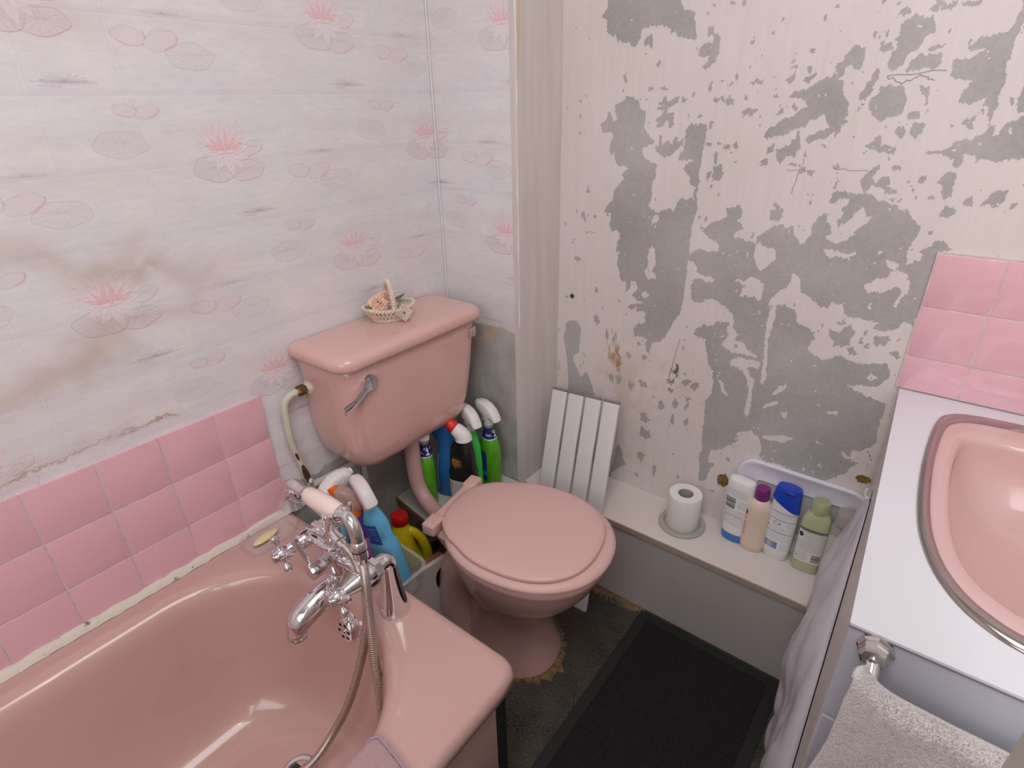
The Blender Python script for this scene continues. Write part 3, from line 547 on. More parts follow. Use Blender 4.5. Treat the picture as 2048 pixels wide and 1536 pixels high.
# floor: worn carpet underlay
def floor_material():
    m = bpy.data.materials.new('worn_floor_backing'); m.use_nodes = True; nt = m.node_tree; p = nt.nodes['Principled BSDF']; L = nt.links
    tc = nd(nt, 'ShaderNodeTexCoord')
    def noise(sc, det=5.0, rough=0.65):
        n = nd(nt, 'ShaderNodeTexNoise'); setin(n, Scale=sc, Detail=det, Roughness=rough); L.new(tc.outputs['Object'], n.inputs['Vector']); return n
    def ramp(v, a, b):
        r = nd(nt, 'ShaderNodeMapRange'); r.inputs[1].default_value = a; r.inputs[2].default_value = b; L.new(v, r.inputs[0]); return r.outputs[0]
    def mix(f, a, b):
        x = nd(nt, 'ShaderNodeMix', data_type='RGBA'); L.new(f, x.inputs['Factor'])
        for s, v in (('A', a), ('B', b)):
            if isinstance(v, tuple): x.inputs[s].default_value = v
            else: L.new(v, x.inputs[s])
        return x.outputs['Result']
    c = mix(ramp(noise(14).outputs['Fac'], 0.35, 0.65), lin((84, 80, 74)), lin((62, 60, 60)))
    c = mix(ramp(noise(240, 3).outputs['Fac'], 0.5, 0.72), c, lin((126, 112, 92)))
    c = mix(ramp(noise(420, 2).outputs['Fac'], 0.62, 0.72), c, lin((30, 28, 28)))
    c = mix(ramp(noise(30, 6).outputs['Fac'], 0.60, 0.70), c, lin((104, 90, 66)))
    L.new(c, p.inputs['Base Color']); p.inputs['Roughness'].default_value = 0.95; p.inputs['Specular IOR Level'].default_value = 0.15
    b = nd(nt, 'ShaderNodeBump'); b.inputs['Strength'].default_value = 0.9; b.inputs['Distance'].default_value = 0.004; L.new(noise(220, 4).outputs['Fac'], b.inputs['Height']); L.new(b.outputs[0], p.inputs['Normal'])
    return m
tag(obj('floor', box(-0.1, 1.95, -1.7, 1.02, -0.05, 0.0), floor_material(), smooth=False), kind='structure')
# open door edge near the camera
door_m = mat('door_paint', (206, 198, 188), 0.5)
dr = tag(obj('door_1', box(1.277, 1.317, -0.80, 0.05, 0.005, 2.0, 0.004), door_m), kind='structure')
obj('door_panel', box(1.3165, 1.321, -0.68, -0.08, 0.25, 0.90, 0.003), door_m, dr)
obj('door_handle', join(align(lathe([(0.024, 0), (0.024, 0.006), (0.009, 0.008), (0.009, 0.04)], 16), (1.317, -0.74, 1.0), (1, 0, 0)), box(1.345, 1.36, -0.75, -0.64, 0.99, 1.01, 0.005)), mat('brass_handle', (190, 160, 96), 0.3, 1.0), dr)

# ================================================================== wall tiles
TILE = mat('pink_glazed_tile', (234, 184, 195), 0.14, coat=0.4, noise=0.04, nscale=3)
GROUT = mat('old_grout', (224, 208, 202), 0.85, noise=0.25, nscale=60)
def tile_mesh(w_, h, t=0.006):
    g = box(-w_ / 2, w_ / 2, 0, t, -h / 2, h / 2, 0.0016, 2); return g
def mesh_of(g, m):
    o = obj('tmp_tile', g, m); me = o.data; bpy.data.objects.remove(o); return me
ra = random.Random(11)
tm = mesh_of(tile_mesh(0.1077, 0.1077), TILE); tm0 = mesh_of(tile_mesh(0.1052, 0.1077), TILE)
for r_ in range(3):
    for c_ in range(14):
        y0 = 0.0531 if c_ == 0 else -0.055 - 0.11 * (c_ - 1)
        o = bpy.data.objects.new('tile', tm0 if c_ == 0 else tm); COL.objects.link(o); o.parent = WALL_L
        o.location = (0.0, y0, 0.7555 - 0.055 - 0.11 * r_); o.rotation_euler = (ra.uniform(-.0015, .0015), ra.uniform(-.0025, .0025), -PI / 2 + ra.uniform(-.0025, .0025))
obj('grout', box(0.0, 0.0048, -1.42, 0.105, 0.426, 0.754), GROUT, WALL_L, smooth=False)
tc_ = mesh_of(tile_mesh(0.1010, 0.1010), TILE); tb_ = mesh_of(tile_mesh(0.1010, 0.0690), TILE)
for r_ in range(3):
    for c_ in range(7):
        o = bpy.data.objects.new('tile', tb_ if r_ == 2 else tc_); COL.objects.link(o); o.parent = WALL_C
        z = (1.0571 - 0.0515 - 0.1029 * r_) if r_ < 2 else 0.8153
        o.location = (1.1135 + 0.05145 + 0.1029 * c_, 0.8993, z); o.rotation_euler = (ra.uniform(-.002, .002), ra.uniform(-.002, .002), PI + ra.uniform(-.0025, .0025))
obj('grout', box(1.1115, 1.838, 0.8943, 0.8993, 0.780, 1.0590), GROUT, WALL_C, smooth=False)
# sealant bead along the bath
sv = []
N = 120
rings = []
for i in range(N + 1):
    y = -1.45 + i / N * 1.60; a = rr.uniform(0.0105, 0.0145); b = rr.uniform(0.011, 0.016)
    rings.append([Vector((0.0055, y, 0.4365)), Vector((0.0065 + a, y, 0.4365)), Vector((0.0065 + a * 0.75, y, 0.4365 + b * 0.55)), Vector((0.0065 + a * 0.3, y, 0.4365 + b * 0.95)), Vector((0.0055, y, 0.4365 + b))])
seal = obj('trim_4', loft(rings), mat('mouldy_sealant', (222, 212, 200), 0.6, col2=(120, 118, 116), nscale=34, stretch=(1, 1.2, 1.6)))
tag(seal, kind='structure')
for n_ in seal.data.materials[0].node_tree.nodes:
    if n_.type == 'MAP_RANGE': n_.inputs[1].default_value = 0.60; n_.inputs[2].default_value = 0.68

# ================================================================== common object materials
PINK = mat('pink_sanitary_glaze', (222, 180, 171), 0.16, coat=0.5, noise=0.03, nscale=4)
PINK_BATH = mat('pink_bath_enamel', (206, 168, 160), 0.20, coat=0.6, noise=0.04, nscale=3)
PINK_SEAT = mat('pink_seat_plastic', (222, 184, 178), 0.42, noise=0.03, nscale=5)
CHROME = mat('chrome', (226, 226, 228), 0.07, 1.0)
CHROME_D = mat('worn_chrome', (222, 220, 220), 0.20, 1.0, noise=0.12, nscale=40)
WHITE_LAM = mat('white_laminate', (226, 216, 212), 0.35)
WHITE_PL = mat('white_plastic', (238, 234, 234), 0.3)
BLACK_RUB = mat('black_rubber', (26, 24, 24), 0.55)

# ================================================================== bath
bath = empty('bath', (0.36, -0.68, 0), 'pink enamelled bathtub along the tiled wall with a chrome mixer on its end', 'bathtub')
N = 96
cxB, ye, ys = 0.352, -0.229, -1.18     # end-cap centre rows
def bath_ring(inset, z, floor_shift=0.0):
    a = 0.287 - inset; d = 0.265 - inset * (1.0 + floor_shift); out = []
    for i in range(N):
        t = 2 * PI * i / N; c, s = math.cos(t), math.sin(t)
        x = cxB + a * math.copysign(abs(c) ** (2 / 2.1), c); sy = d * math.copysign(abs(s) ** (2 / 2.1), s)
        out.append(Vector((x, (ye if s >= 0 else ys) + sy, z)))
    return out
def outer_ring(off, z, r=0.035):
    x0, x1, y0, y1 = 0.006 - min(off, 0.0), 0.722 + off, -1.50 - off, 0.112 + off; out = []
    for i in range(N):                                      # ray cast from the centre to a rounded rectangle
        p = bath_ring(0, 0)[i]; c = Vector((cxB, -0.68)); q = Vector((p.x, p.y))
        d = q - c; s = min([(x1 - c.x) / d.x if d.x > 1e-6 else 1e9, (x0 - c.x) / d.x if d.x < -1e-6 else 1e9, (y1 - c.y) / d.y if d.y > 1e-6 else 1e9, (y0 - c.y) / d.y if d.y < -1e-6 else 1e9]); e = c + d * s
        for (kx, ky) in ((x1 - r, y1 - r), (x1 - r, y0 + r), (x0 + 0.004, y1 - 0.004)):
            sx_, sy_ = (1 if kx > c.x else -1), (1 if ky > c.y else -1); rad = r if kx > c.x else 0.004
            if (e.x - kx) * sx_ > 0 and (e.y - ky) * sy_ > 0:
                v = Vector((e.x - kx, e.y - ky)); e = Vector((kx, ky)) + v.normalized() * rad
        out.append(Vector((e.x, e.y, z)))
    return out
rings = [outer_ring(-0.004, 0.395), outer_ring(0.0, 0.400), outer_ring(0.001, 0.418), outer_ring(-0.003, 0.430), outer_ring(-0.010, 0.4355), outer_ring(-0.022, 0.437)]
rings += [bath_ring(-0.016, 0.437), bath_ring(-0.006, 0.4362), bath_ring(0.004, 0.4325), bath_ring(0.012, 0.425), bath_ring(0.018, 0.412), bath_ring(0.024, 0.385), bath_ring(0.033, 0.32), bath_ring(0.045, 0.24), bath_ring(0.062, 0.17), bath_ring(0.085, 0.128), bath_ring(0.12, 0.108), bath_ring(0.17, 0.101), bath_ring(0.23, 0.0995)]
obj('tub', loft(rings, False, True), PINK_BATH, bath, auto=0)
obj('side_panel', box(0.690, 0.702, -1.49, 0.062, 0.004, 0.405, 0.003), PINK_BATH, bath)
obj('end_strip', box(0.688, 0.703, 0.064, 0.088, 0.002, 0.402, 0.002), mat('black_end_board', (38, 36, 38), 0.5), bath)
obj('end_panel', box(0.02, 0.688, 0.074, 0.086, 0.002, 0.400, 0.002), mat('grey_hardboard', (150, 142, 138), 0.8), bath)
# overflow on the sloping end
ov = Vector((0.361, 0.012, 0.371)); od = Vector((0.0, -1.0, 0.13)).normalized()
obj('overflow', join(align(lathe([(0.034, -0.004), (0.035, 0.000), (0.033, 0.003), (0.027, 0.005), (0.027, 0.0165), (0.0245, 0.0195), (0.0, 0.0200)], 32), ov, od)), CHROME, bath)
for k in range(6):
    u, v, d = frame(od); t = 2 * PI * k / 6 + 0.3; pp = ov + (u * math.cos(t) + v * math.sin(t)) * 0.0155 + d * 0.0198
    obj('overflow_hole', align(xf(lathe([(0.0044, -0.001), (0.0044, 0.0006)], 12), Matrix.Diagonal((1, 0.62, 1, 1))), pp, d), BLACK_RUB, bath)
obj('overflow_screw', align(lathe([(0.0045, 0), (0.004, 0.003), (0.0, 0.0036)], 12), ov + od * 0.0198, od), CHROME_D, bath)
obj('waste', mv(lathe([(0.036, -0.002), (0.037, 0.003), (0.033, 0.0055), (0.026, 0.004), (0.024, -0.004)], 32), (0.352, -0.165, 0.0995)), CHROME_D, bath)
obj('waste_grid', mv(lathe([(0.025, 0), (0.0245, 0.001), (0.0, 0.001)], 24), (0.352, -0.165, 0.0995)), mat('dark_waste', (50, 48, 48), 0.5), bath)

# ================================================================== bath shower mixer
mix_ = empty('bath_mixer', (0.3625, 0.055, 0.437), 'chrome bath shower mixer with cross handles and cradle on the bath end', 'tap')
BZ = 0.566; BY = 0.010
def cross(p):
    """cross handle, axis -Y"""
    g = align(lathe([(0.009, 0.0), (0.0125, 0.003), (0.0135, 0.010), (0.0135, 0.020), (0.0115, 0.024), (0.0125, 0.026), (0.0105, 0.030), (0.0, 0.031)], 20), p, (0, -1, 0.0)); ar = []
    for k in range(4):
        t = PI / 2 * k + 0.42; d = Vector((math.cos(t), 0, math.sin(t)))
        ar.append(align(lathe([(0.0055, 0.008), (0.0040, 0.016), (0.0036, 0.020), (0.0075, 0.026), (0.0088, 0.031), (0.0075, 0.036), (0.0, 0.0395)], 14), Vector(p) + Vector((0, -0.014, 0)), d))
    return g, ar
for sx_, x in ((-1, 0.2755), (1, 0.4495)):
    b = Vector((x, 0.060, 0.437))
    leg = obj('pillar', mv(lathe([(0.0285, 0.0), (0.0290, 0.002), (0.0270, 0.012), (0.0225, 0.045), (0.0180, 0.085), (0.0160, 0.110), (0.0160, 0.118)], 32), b), CHROME, mix_)
    el = spline([b + Vector((0, 0, 0.112)), b + Vector((0, -0.001, 0.122)), b + Vector((0, -0.007, 0.130)), b + Vector((0, -0.016, 0.131)), b + Vector((0, -0.026, 0.1300))], 14)
    obj('elbow', tube(el, 0.0158, 20), CHROME, leg)
    obj('union_nut', join(align(lathe([(0.0185, 0.0), (0.0205, 0.002), (0.0205, 0.013), (0.0185, 0.015)], 6), (x, 0.038, BZ), (0, -1, 0)), align(lathe([(0.0165, -0.004), (0.0165, 0.019)], 24), (x, 0.038, BZ), (0, -1, 0))), CHROME, mix_)
    obj('valve_body', align(lathe([(0.0165, 0.0), (0.0185, 0.006), (0.0195, 0.016), (0.0185, 0.028), (0.0165, 0.034), (0.0175, 0.036), (0.0165, 0.039), (0.0135, 0.050), (0.0115, 0.060), (0.0105, 0.064)], 28), (x, 0.024, BZ), (0, -1, 0)), CHROME, mix_)
    g, ar = cross((x, -0.038, BZ)); hd = obj('cross_handle', g, CHROME, mix_)
    for a in ar: obj('handle_arm', a, CHROME, hd)
    obj('handle_disc', align(lathe([(0.0095, 0.0), (0.009, 0.0016), (0.0, 0.002)], 20), (x, -0.0685, BZ), (0, -1, 0)), CHROME_D, hd)
    lp = spline([(x, BY - 0.002, BZ), (x - sx_ * 0.03, BY, BZ + 0.004), (0.3625 + sx_ * 0.024, BY, BZ + 0.001), (0.3625, BY, BZ)], 16)
    obj('crossbar', tube(lp, [0.0145 - 0.002 * math.sin(PI * k / 16) for k in range(17)], 18), CHROME, mix_)
obj('centre_body', join(mv(lathe([(0.0165, -0.040), (0.019, -0.032), (0.0215, -0.015), (0.0225, 0.0), (0.0205, 0.014), (0.0165, 0.022), (0.0185, 0.024), (0.0185, 0.029), (0.0150, 0.031)], 28), (0.3625, BY, BZ))), CHROME, mix_)
kb = obj('diverter', align(lathe([(0.0135, 0.0), (0.0135, 0.018), (0.0165, 0.020)] + [(0.0165, 0.022), (0.0165, 0.044), (0.0145, 0.047), (0.0, 0.048)], 12), (0.3625, BY - 0.012, BZ), (0, -1, 0.0)), CHROME, mix_, auto=20)
lv = Vector((0.3600, -0.040, BZ + 0.006)); ld = Vector((-0.36, -0.16, 0.92)).normalized()
obj('diverter_lever', join(align(lathe([(0.0045, 0.008), (0.0052, 0.03), (0.0068, 0.050), (0.0074, 0.060), (0.0062, 0.066), (0.0, 0.067)], 16), lv, ld), align(lathe([(0.0035, -0.008), (0.0035, 0.008)], 10), lv + ld * 0.064, (1, 0, 0.4))), CHROME, kb)
sp = spline([(0.3625, BY, BZ - 0.030), (0.3625, BY - 0.006, BZ - 0.046), (0.3625, BY - 0.024, BZ - 0.060), (0.3625, -0.040, BZ - 0.068), (0.3625, -0.068, BZ - 0.076), (0.3625, -0.090, BZ - 0.089), (0.3625, -0.098, BZ - 0.106), (0.3625, -0.099, BZ - 0.115)], 30)
rs = [0.0165 if k < 6 else 0.0165 + 0.0090 * math.sin(PI * min(1, (k - 6) / 20)) for k in range(31)]
rs[-3:] = [0.0190, 0.0192, 0.0194]
obj('spout', tube(sp, rs, 22), CHROME, mix_)
# riser and cradle
rz0 = BZ + 0.028
rs_ = obj('riser', join(mv(lathe([(0.0150, 0.0), (0.0115, 0.006), (0.0105, 0.020), (0.0120, 0.026), (0.0135, 0.034), (0.0115, 0.042), (0.0100, 0.060), (0.0125, 0.064), (0.0125, 0.070), (0.0090, 0.074)], 24), (0.3625, BY, rz0)), sphere((0.3625 - 0.010, BY - 0.008, rz0 + 0.035), 0.0055)), CHROME, mix_)
for sx_, xe in ((-1, 0.296), (1, 0.412)):
    pth = spline([(0.3625, BY, rz0 + 0.060), (0.3625 + (xe - 0.3625) * 0.45, BY - 0.001, rz0 + 0.066), (0.3625 + (xe - 0.3625) * 0.85, BY - 0.002, rz0 + 0.072), (xe, BY - 0.004, rz0 + 0.077)], 14)
    fk = obj('cradle_arm', tube(pth, [0.0068 - 0.0018 * k / 14 for k in range(15)], 12), CHROME, rs_)
    for sy_ in (-1, 1):
        obj('cradle_prong', tube(spline([(xe, BY - 0.004, rz0 + 0.076), (xe, BY - 0.004 + sy_ * 0.014, rz0 + 0.080), (xe, BY - 0.004 + sy_ * 0.0215, rz0 + 0.094), (xe, BY - 0.004 + sy_ * 0.0215, rz0 + 0.108)], 10), [0.0046] * 9 + [0.0052, 0.003], 10), CHROME, rs_)
obj('hose_outlet', join(align(lathe([(0.0105, -0.006), (0.0105, 0.012), (0.0125, 0.013), (0.0125, 0.021), (0.0095, 0.023), (0.0085, 0.034)], 18), (0.3625 + 0.012, BY - 0.002, rz0 + 0.030), (0.95, -0.12, -0.25))), CHROME, rs_)

# handset resting in the cradle
HZ = rz0 + 0.095; HY = BY - 0.004
hs = empty('shower_handset', (0.36, HY, HZ), 'telephone style chrome shower handset with white ceramic grip lying in its cradle', 'shower head')
hd = Vector((1.0, 0.0, 0.045)).normalized()
obj('grip', align(lathe([(0.0140, 0.0), (0.0162, 0.004), (0.0176, 0.03), (0.0178, 0.055), (0.0165, 0.085), (0.0140, 0.096)], 26), (0.3155, HY, HZ - 0.001), hd), mat('cream_ceramic', (240, 222, 212), 0.2, coat=0.5), hs)
obj('front_collar', (align(lathe([(0.0115, -0.010), (0.0140, -0.007), (0.0152, 0.001), (0.012, 0.003)], 22), (0.3155, HY, HZ - 0.001), hd)), CHROME, hs)
obj('rear_collar', (align(lathe([(0.0125, 0.095), (0.0158, 0.097), (0.0158, 0.106), (0.0115, 0.110)], 22), (0.3155, HY, HZ - 0.001), hd)), CHROME, hs)
e0 = Vector((0.3135, HY, HZ - 0.001)) + hd * 0.108
ep = spline([e0, e0 + Vector((0.012, 0, 0.001)), e0 + Vector((0.024, -0.001, -0.006)), e0 + Vector((0.031, -0.002, -0.020)), e0 + Vector((0.034, -0.003, -0.040))], 18)
obj('elbow', tube(ep, [0.0115] * 14 + [0.0118, 0.0118, 0.0115, 0.0112, 0.0112], 20), CHROME, hs)
se = ep[-1]; sd = (ep[-1] - ep[-3]).normalized()
obj('swivel', join(align(lathe([(0.0115, -0.002), (0.0138, 0.001), (0.0138, 0.014), (0.0125, 0.0155), (0.0138, 0.017), (0.0138, 0.030), (0.0105, 0.033), (0.0095, 0.042)], 22), se, sd)), CHROME, hs)
obj('swivel_ring', align(lathe([(0.0141, 0.0145), (0.0141, 0.0165)], 22), se, sd), BLACK_RUB, hs)
hp = spline([(0.3120, HY, HZ - 0.002), (0.290, HY, HZ - 0.002), (0.270, HY, HZ - 0.001), (0.2545, HY, HZ - 0.010), (0.2480, HY, HZ - 0.026), (0.2450, HY - 0.001, HZ - 0.052)], 26)
hr = [0.0105 + 0.009 * (k / 26) ** 1.3 if k < 20 else 0.0172 + 0.0105 * ((k - 20) / 6) ** 1.6 for k in range(27)]
obj('rose', tube(hp, hr, 26), CHROME, hs)
q = hp[-1]; qd = (hp[-1] - hp[-2]).normalized()
obj('spray_plate', align(lathe([(0.0250, 0.000), (0.0245, 0.0015), (0.0, 0.003)], 26), q, qd), mat('spray_plate', (120, 120, 122), 0.35, 0.6), hs)
# corrugated hose
hose_pts = [se + sd * 0.040, (0.468, -0.004, 0.575), (0.4725, -0.012, 0.50), (0.4900, -0.030, 0.40), (0.5060, -0.044, 0.305), (0.5120, -0.068, 0.215), (0.5000, -0.13, 0.135), (0.46, -0.22, 0.111), (0.40, -0.30, 0.109), (0.345, -0.275, 0.110), (0.352, -0.205, 0.118), (0.388, -0.150, 0.150), (0.4040, -0.100, 0.200), (0.4300, -0.062, 0.285), (0.4480, -0.024, 0.400), (0.4600, -0.006, 0.50), (0.445, 0.002, 0.575), (0.425, 0.006, 0.601), (0.402, BY - 0.005, rz0 + 0.0225)]
hpath = spline(hose_pts, 1240)
hose = tag(obj('shower_hose', tube(hpath, [0.0086 if k % 3 else 0.0066 for k in range(1241)], 10), mat('steel_hose', (206, 198, 192), 0.30, 1.0), auto=0), 'corrugated steel shower hose hanging from the mixer into the tub', 'hose')

# black plug on the deck
pl = empty('bath_plug', (0.352, 0.078, 0.437), 'black rubber plug lying on the bath deck behind the mixer', 'plug')
obj('stopper', mv(lathe([(0.018, 0.0), (0.0215, 0.009), (0.024, 0.010), (0.024, 0.013), (0.0, 0.0135)], 28), pl.location), BLACK_RUB, pl)
obj('plug_ring', mv(tube([Vector((0.006 * math.cos(t), 0, 0.006 * math.sin(t) + 0.016)) for t in [2 * PI * k / 14 for k in range(15)]], 0.0011, 6), pl.location), CHROME_D, pl)

# ================================================================== toilet (close coupled look: low level suite), turned slightly
TRZ = math.radians(9.5)
toi = empty('toilet', (0.45, 0.42, 0), 'pink low level toilet with closed lid and wall hung cistern', 'toilet')
TM = Matrix.Translation((0.45, 0.42, 0)) @ Matrix.Rotation(TRZ, 4, 'Z')
def T(g): return xf(g, TM)
NP = 56
pr = [(0.000, 0.135, 0.112, 0.000, 2.3), (0.010, 0.134, 0.111, 0.000, 2.3), (0.05, 0.120, 0.100, -0.004, 2.2), (0.11, 0.110, 0.092, -0.004, 2.2), (0.17, 0.110, 0.092, 0.000, 2.2), (0.205, 0.120, 0.099, 0.010, 2.2), (0.225, 0.135, 0.112, 0.020, 2.2), (0.26, 0.158, 0.133, 0.035, 2.2), (0.275, 0.165, 0.139, 0.040, 2.2), (0.31, 0.180, 0.152, 0.047, 2.2), (0.345, 0.191, 0.163, 0.052, 2.2), (0.365, 0.197, 0.169, 0.054, 2.2), (0.372, 0.200, 0.172, 0.054, 2.2), (0.384, 0.200, 0.172, 0.054, 2.2), (0.389, 0.195, 0.167, 0.054, 2.2)]
pan = obj('pan', T(loft([sell(c, 0.0, z, a, b, n, NP) for z, a, b, c, n in pr])), PINK, toi, auto=50)
obj('pan_back', T(hexa([(-0.135, -0.075, 0.31), (0.00, -0.12, 0.31), (0.00, 0.12, 0.31), (-0.135, 0.075, 0.31), (-0.170, -0.095, 0.3895), (0.00, -0.13, 0.3885), (0.00, 0.13, 0.3885), (-0.170, 0.095, 0.3895)], 0.02, 3)), PINK, pan)
tp = spline([(-0.06, -0.015, 0.30), (-0.115, -0.02, 0.255), (-0.140, -0.025, 0.19), (-0.140, -0.03, 0.12), (-0.125, -0.03, 0.05), (-0.11, -0.03, 0.0)], 20)
obj('trap', T(tube(tp, [0.070 - 0.012 * math.sin(PI * k / 20) for k in range(21)], 24)), PINK, pan)
obj('soil_connector', T(align(lathe([(0.058, 0.0), (0.064, 0.004), (0.064, 0.030), (0.055, 0.034)], 28), (-0.175, -0.015, 0.20), (-1, 0, 0))), BLACK_RUB, toi)
sc_, sa, sb = 0.0545, 0.2085, 0.179
seat = obj('seat', T(loft([sell(sc_, 0, 0.3895, sa - 0.016, sb - 0.016, 2.15, NP), sell(sc_, 0, 0.3905, sa - 0.004, sb - 0.004, 2.15, NP), sell(sc_, 0, 0.395, sa, sb, 2.15, NP), sell(sc_, 0, 0.401, sa - 0.001, sb - 0.001, 2.15, NP), sell(sc_, 0, 0.4075, sa - 0.010, sb - 0.010, 2.15, NP), sell(sc_, 0, 0.4085, sa - 0.024, sb - 0.022, 2.15, NP)])), PINK_SEAT, toi, auto=0)
def lid_ring(s, z, back=-0.150):
    out = []
    for p in sell(0.054, 0, z, 0.1795 * s, 0.163 * s, 2.35, 80):
        if p.x < -0.060:                                   # the lid narrows into a straight neck at the hinge
            k = min(1.0, (-0.060 - p.x) / 0.06); p.x -= k * 0.034
            if k > 0.30: p.y *= 1.0 + 0.05 * k
        out.append(p)
    return out
lid = obj('lid', T(loft([lid_ring(0.975, 0.4088), lid_ring(0.996, 0.4105), lid_ring(1.0, 0.4120), lid_ring(0.999, 0.4168), lid_ring(0.990, 0.4192), lid_ring(0.94, 0.4215), lid_ring(0.80, 0.4240), lid_ring(0.5, 0.4258), lid_ring(0.2, 0.4264)])), PINK_SEAT, toi, auto=0)
obj('hinge_neck', T(box(-0.150, -0.095, -0.058, 0.058, 0.4080, 0.4185, 0.003)), PINK_SEAT, lid)
hb = obj('hinge_bar', T(box(-0.176, -0.146, -0.085, 0.085, 0.391, 0.4170, 0.006, 3)), PINK_SEAT, toi)
for s in (-1, 1): obj('hinge_block', T(box(-0.179, -0.143, s * 0.090 - 0.024, s * 0.090 + 0.024, 0.3895, 0.4225, 0.007, 3)), PINK_SEAT, hb)
# flush pipe
fp = spline([(0.108, 0.432, 0.570), (0.106, 0.432, 0.500), (0.108, 0.430, 0.430), (0.118, 0.428, 0.370), (0.150, 0.424, 0.333), (0.200, 0.413, 0.322), (0.252, 0.402, 0.330), (0.288, 0.394, 0.342)], 40)
fpo = obj('flush_pipe', tube(fp, 0.0215, 24), mat('pink_pipe', (208, 168, 164), 0.35), toi)
obj('pipe_seal', align(lathe([(0.0225, 0), (0.027, 0.003), (0.027, 0.022), (0.0225, 0.026)], 24), fp[34], fp[36] - fp[34]), mat('cream_seal', (224, 204, 186), 0.5), fpo)
# cistern
def crect(x0, x1, y0, y1, z, r, n=7):
    out = []
    for cx, cy, a0, rad in ((x1 - r, y1 - r, 0, r), (x0 + 0.006, y1 - 0.006, PI / 2, 0.006), (x0 + 0.006, y0 + 0.006, PI, 0.006), (x1 - r, y0 + r, 1.5 * PI, r)):
        for k in range(n): t = a0 + PI / 2 * k / (n - 1); out.append(Vector((cx + rad * math.cos(t), cy + rad * math.sin(t), z)))
    return out
cs = [(0.528, 0.040, 0.115, 0.290, 0.560, 0.030), (0.5305, 0.022, 0.142, 0.262, 0.582, 0.038), (0.540, 0.010, 0.159, 0.243, 0.597, 0.044), (0.560, 0.006, 0.168, 0.231, 0.609, 0.048), (0.60, 0.006, 0.173, 0.222, 0.620, 0.048), (0.66, 0.006, 0.177, 0.214, 0.631, 0.046), (0.72, 0.006, 0.180, 0.216, 0.637, 0.044), (0.78, 0.006, 0.182, 0.211, 0.643, 0.042), (0.826, 0.006, 0.183, 0.209, 0.646, 0.040)]
cis = obj('cistern', loft([crect(a, b, c, d, z, r) for z, a, b, c, d, r in cs]), PINK, toi, auto=0)
ls = [(0.8165, 0.004, 0.1905, 0.201, 0.654, 0.040), (0.8170, 0.004, 0.1965, 0.1955, 0.6585, 0.044), (0.825, 0.004, 0.2000, 0.192, 0.662, 0.046), (0.838, 0.004, 0.1985, 0.193, 0.661, 0.046), (0.8455, 0.004, 0.1930, 0.1985, 0.6555, 0.042), (0.8490, 0.005, 0.1820, 0.209, 0.645, 0.036), (0.8500, 0.010, 0.165, 0.226, 0.628, 0.028)]
cl = obj('cistern_lid', loft([crect(a, b, c, d, z, r) for z, a, b, c, d, r in ls]), PINK, cis, auto=0)
lvp = Vector((0.1815, 0.270, 0.775))
lev = obj('flush_lever', align(lathe([(0.0185, -0.001), (0.0190, 0.006), (0.0180, 0.010), (0.0, 0.011)], 28), lvp, (1, 0, 0.03)), CHROME_D, cis)
g = [(-0.004, 0.012), (-0.014, 0.012), (-0.030, -0.006), (-0.046, -0.015), (-0.080, -0.022), (-0.082, -0.037), (-0.048, -0.031), (-0.028, -0.025), (-0.012, -0.014), (-0.002, -0.012)]
lg = prism([(x_ * 1.04, z_ * 1.15 - 0.001) for x_, z_ in g], 0.0085, 0.0025)
lg = [Vector((0.006 + (v.y + 0.00425) + (0.006 * min(1, max(0, -v.x - 0.02) / 0.05)), v.x, v.z)) for v in lg[0]], lg[1]
obj('lever_arm', mv(lg, lvp), CHROME, cis)
bd = obj('badge', mv(box(0, 0.006, -0.0125, 0.0125, -0.0125, 0.0125, 0.0012), (0.1815, 0.614, 0.784)), CHROME_D, cis)
obj('badge_emblem', join(mv(box(0, 0.0012, -0.0012, 0.0012, -0.005, 0.003, 0.0003), (0.1875, 0.614, 0.784)), mv(box(0, 0.0012, -0.0035, 0.0035, 0.001, 0.0026, 0.0003), (0.1875, 0.614, 0.784))), CHROME, cis)

# ================================================================== old painted water pipe
PIPE = mat('chipped_pipe_paint', (214, 212, 194), 0.4, noise=0.08, nscale=30)
RUST = mat('bare_rusty_patch', (92, 52, 46), 0.7, noise=0.3, nscale=90)
BRASS = mat('dull_brass', (132, 102, 62), 0.45, 0.8, noise=0.2, nscale=60)
wp = empty('water_pipe', (0.02, 0.16, 0.46), 'old cream painted water pipe with rusty chips feeding the cistern', 'pipe')
pp = spline([(0.024, 0.205, 0.738), (0.024, 0.178, 0.738), (0.022, 0.160, 0.732), (0.019, 0.150, 0.716), (0.018, 0.147, 0.690), (0.018, 0.146, 0.645), (0.016, 0.148, 0.610), (0.015, 0.158, 0.560), (0.014, 0.168, 0.505), (0.014, 0.172, 0.484)], 60)
obj('riser_pipe', tube(pp, 0.0082, 16), PIPE, wp)
obj('floor_run', tube(spline([(0.014, 0.172, 0.484), (0.014, 0.185, 0.474), (0.013, 0.25, 0.470), (0.012, 0.34, 0.466), (0.012, 0.42, 0.462)], 30), 0.0095, 16), PIPE, wp)
obj('compression_nut', align(lathe([(0.0095, -0.016), (0.0130, -0.012), (0.0130, 0.004), (0.0105, 0.008)], 6), (0.024, 0.198, 0.738), (0, 1, 0)), BRASS, wp, auto=20)
obj('inlet_nut', align(lathe([(0.0095, -0.010), (0.0105, 0.004), (0.0175, 0.005), (0.0185, 0.0085), (0.0175, 0.012)], 6), (0.024, 0.2065, 0.738), (0, 1, 0)), mat('white_nylon', (232, 228, 222), 0.4), wp, auto=20)
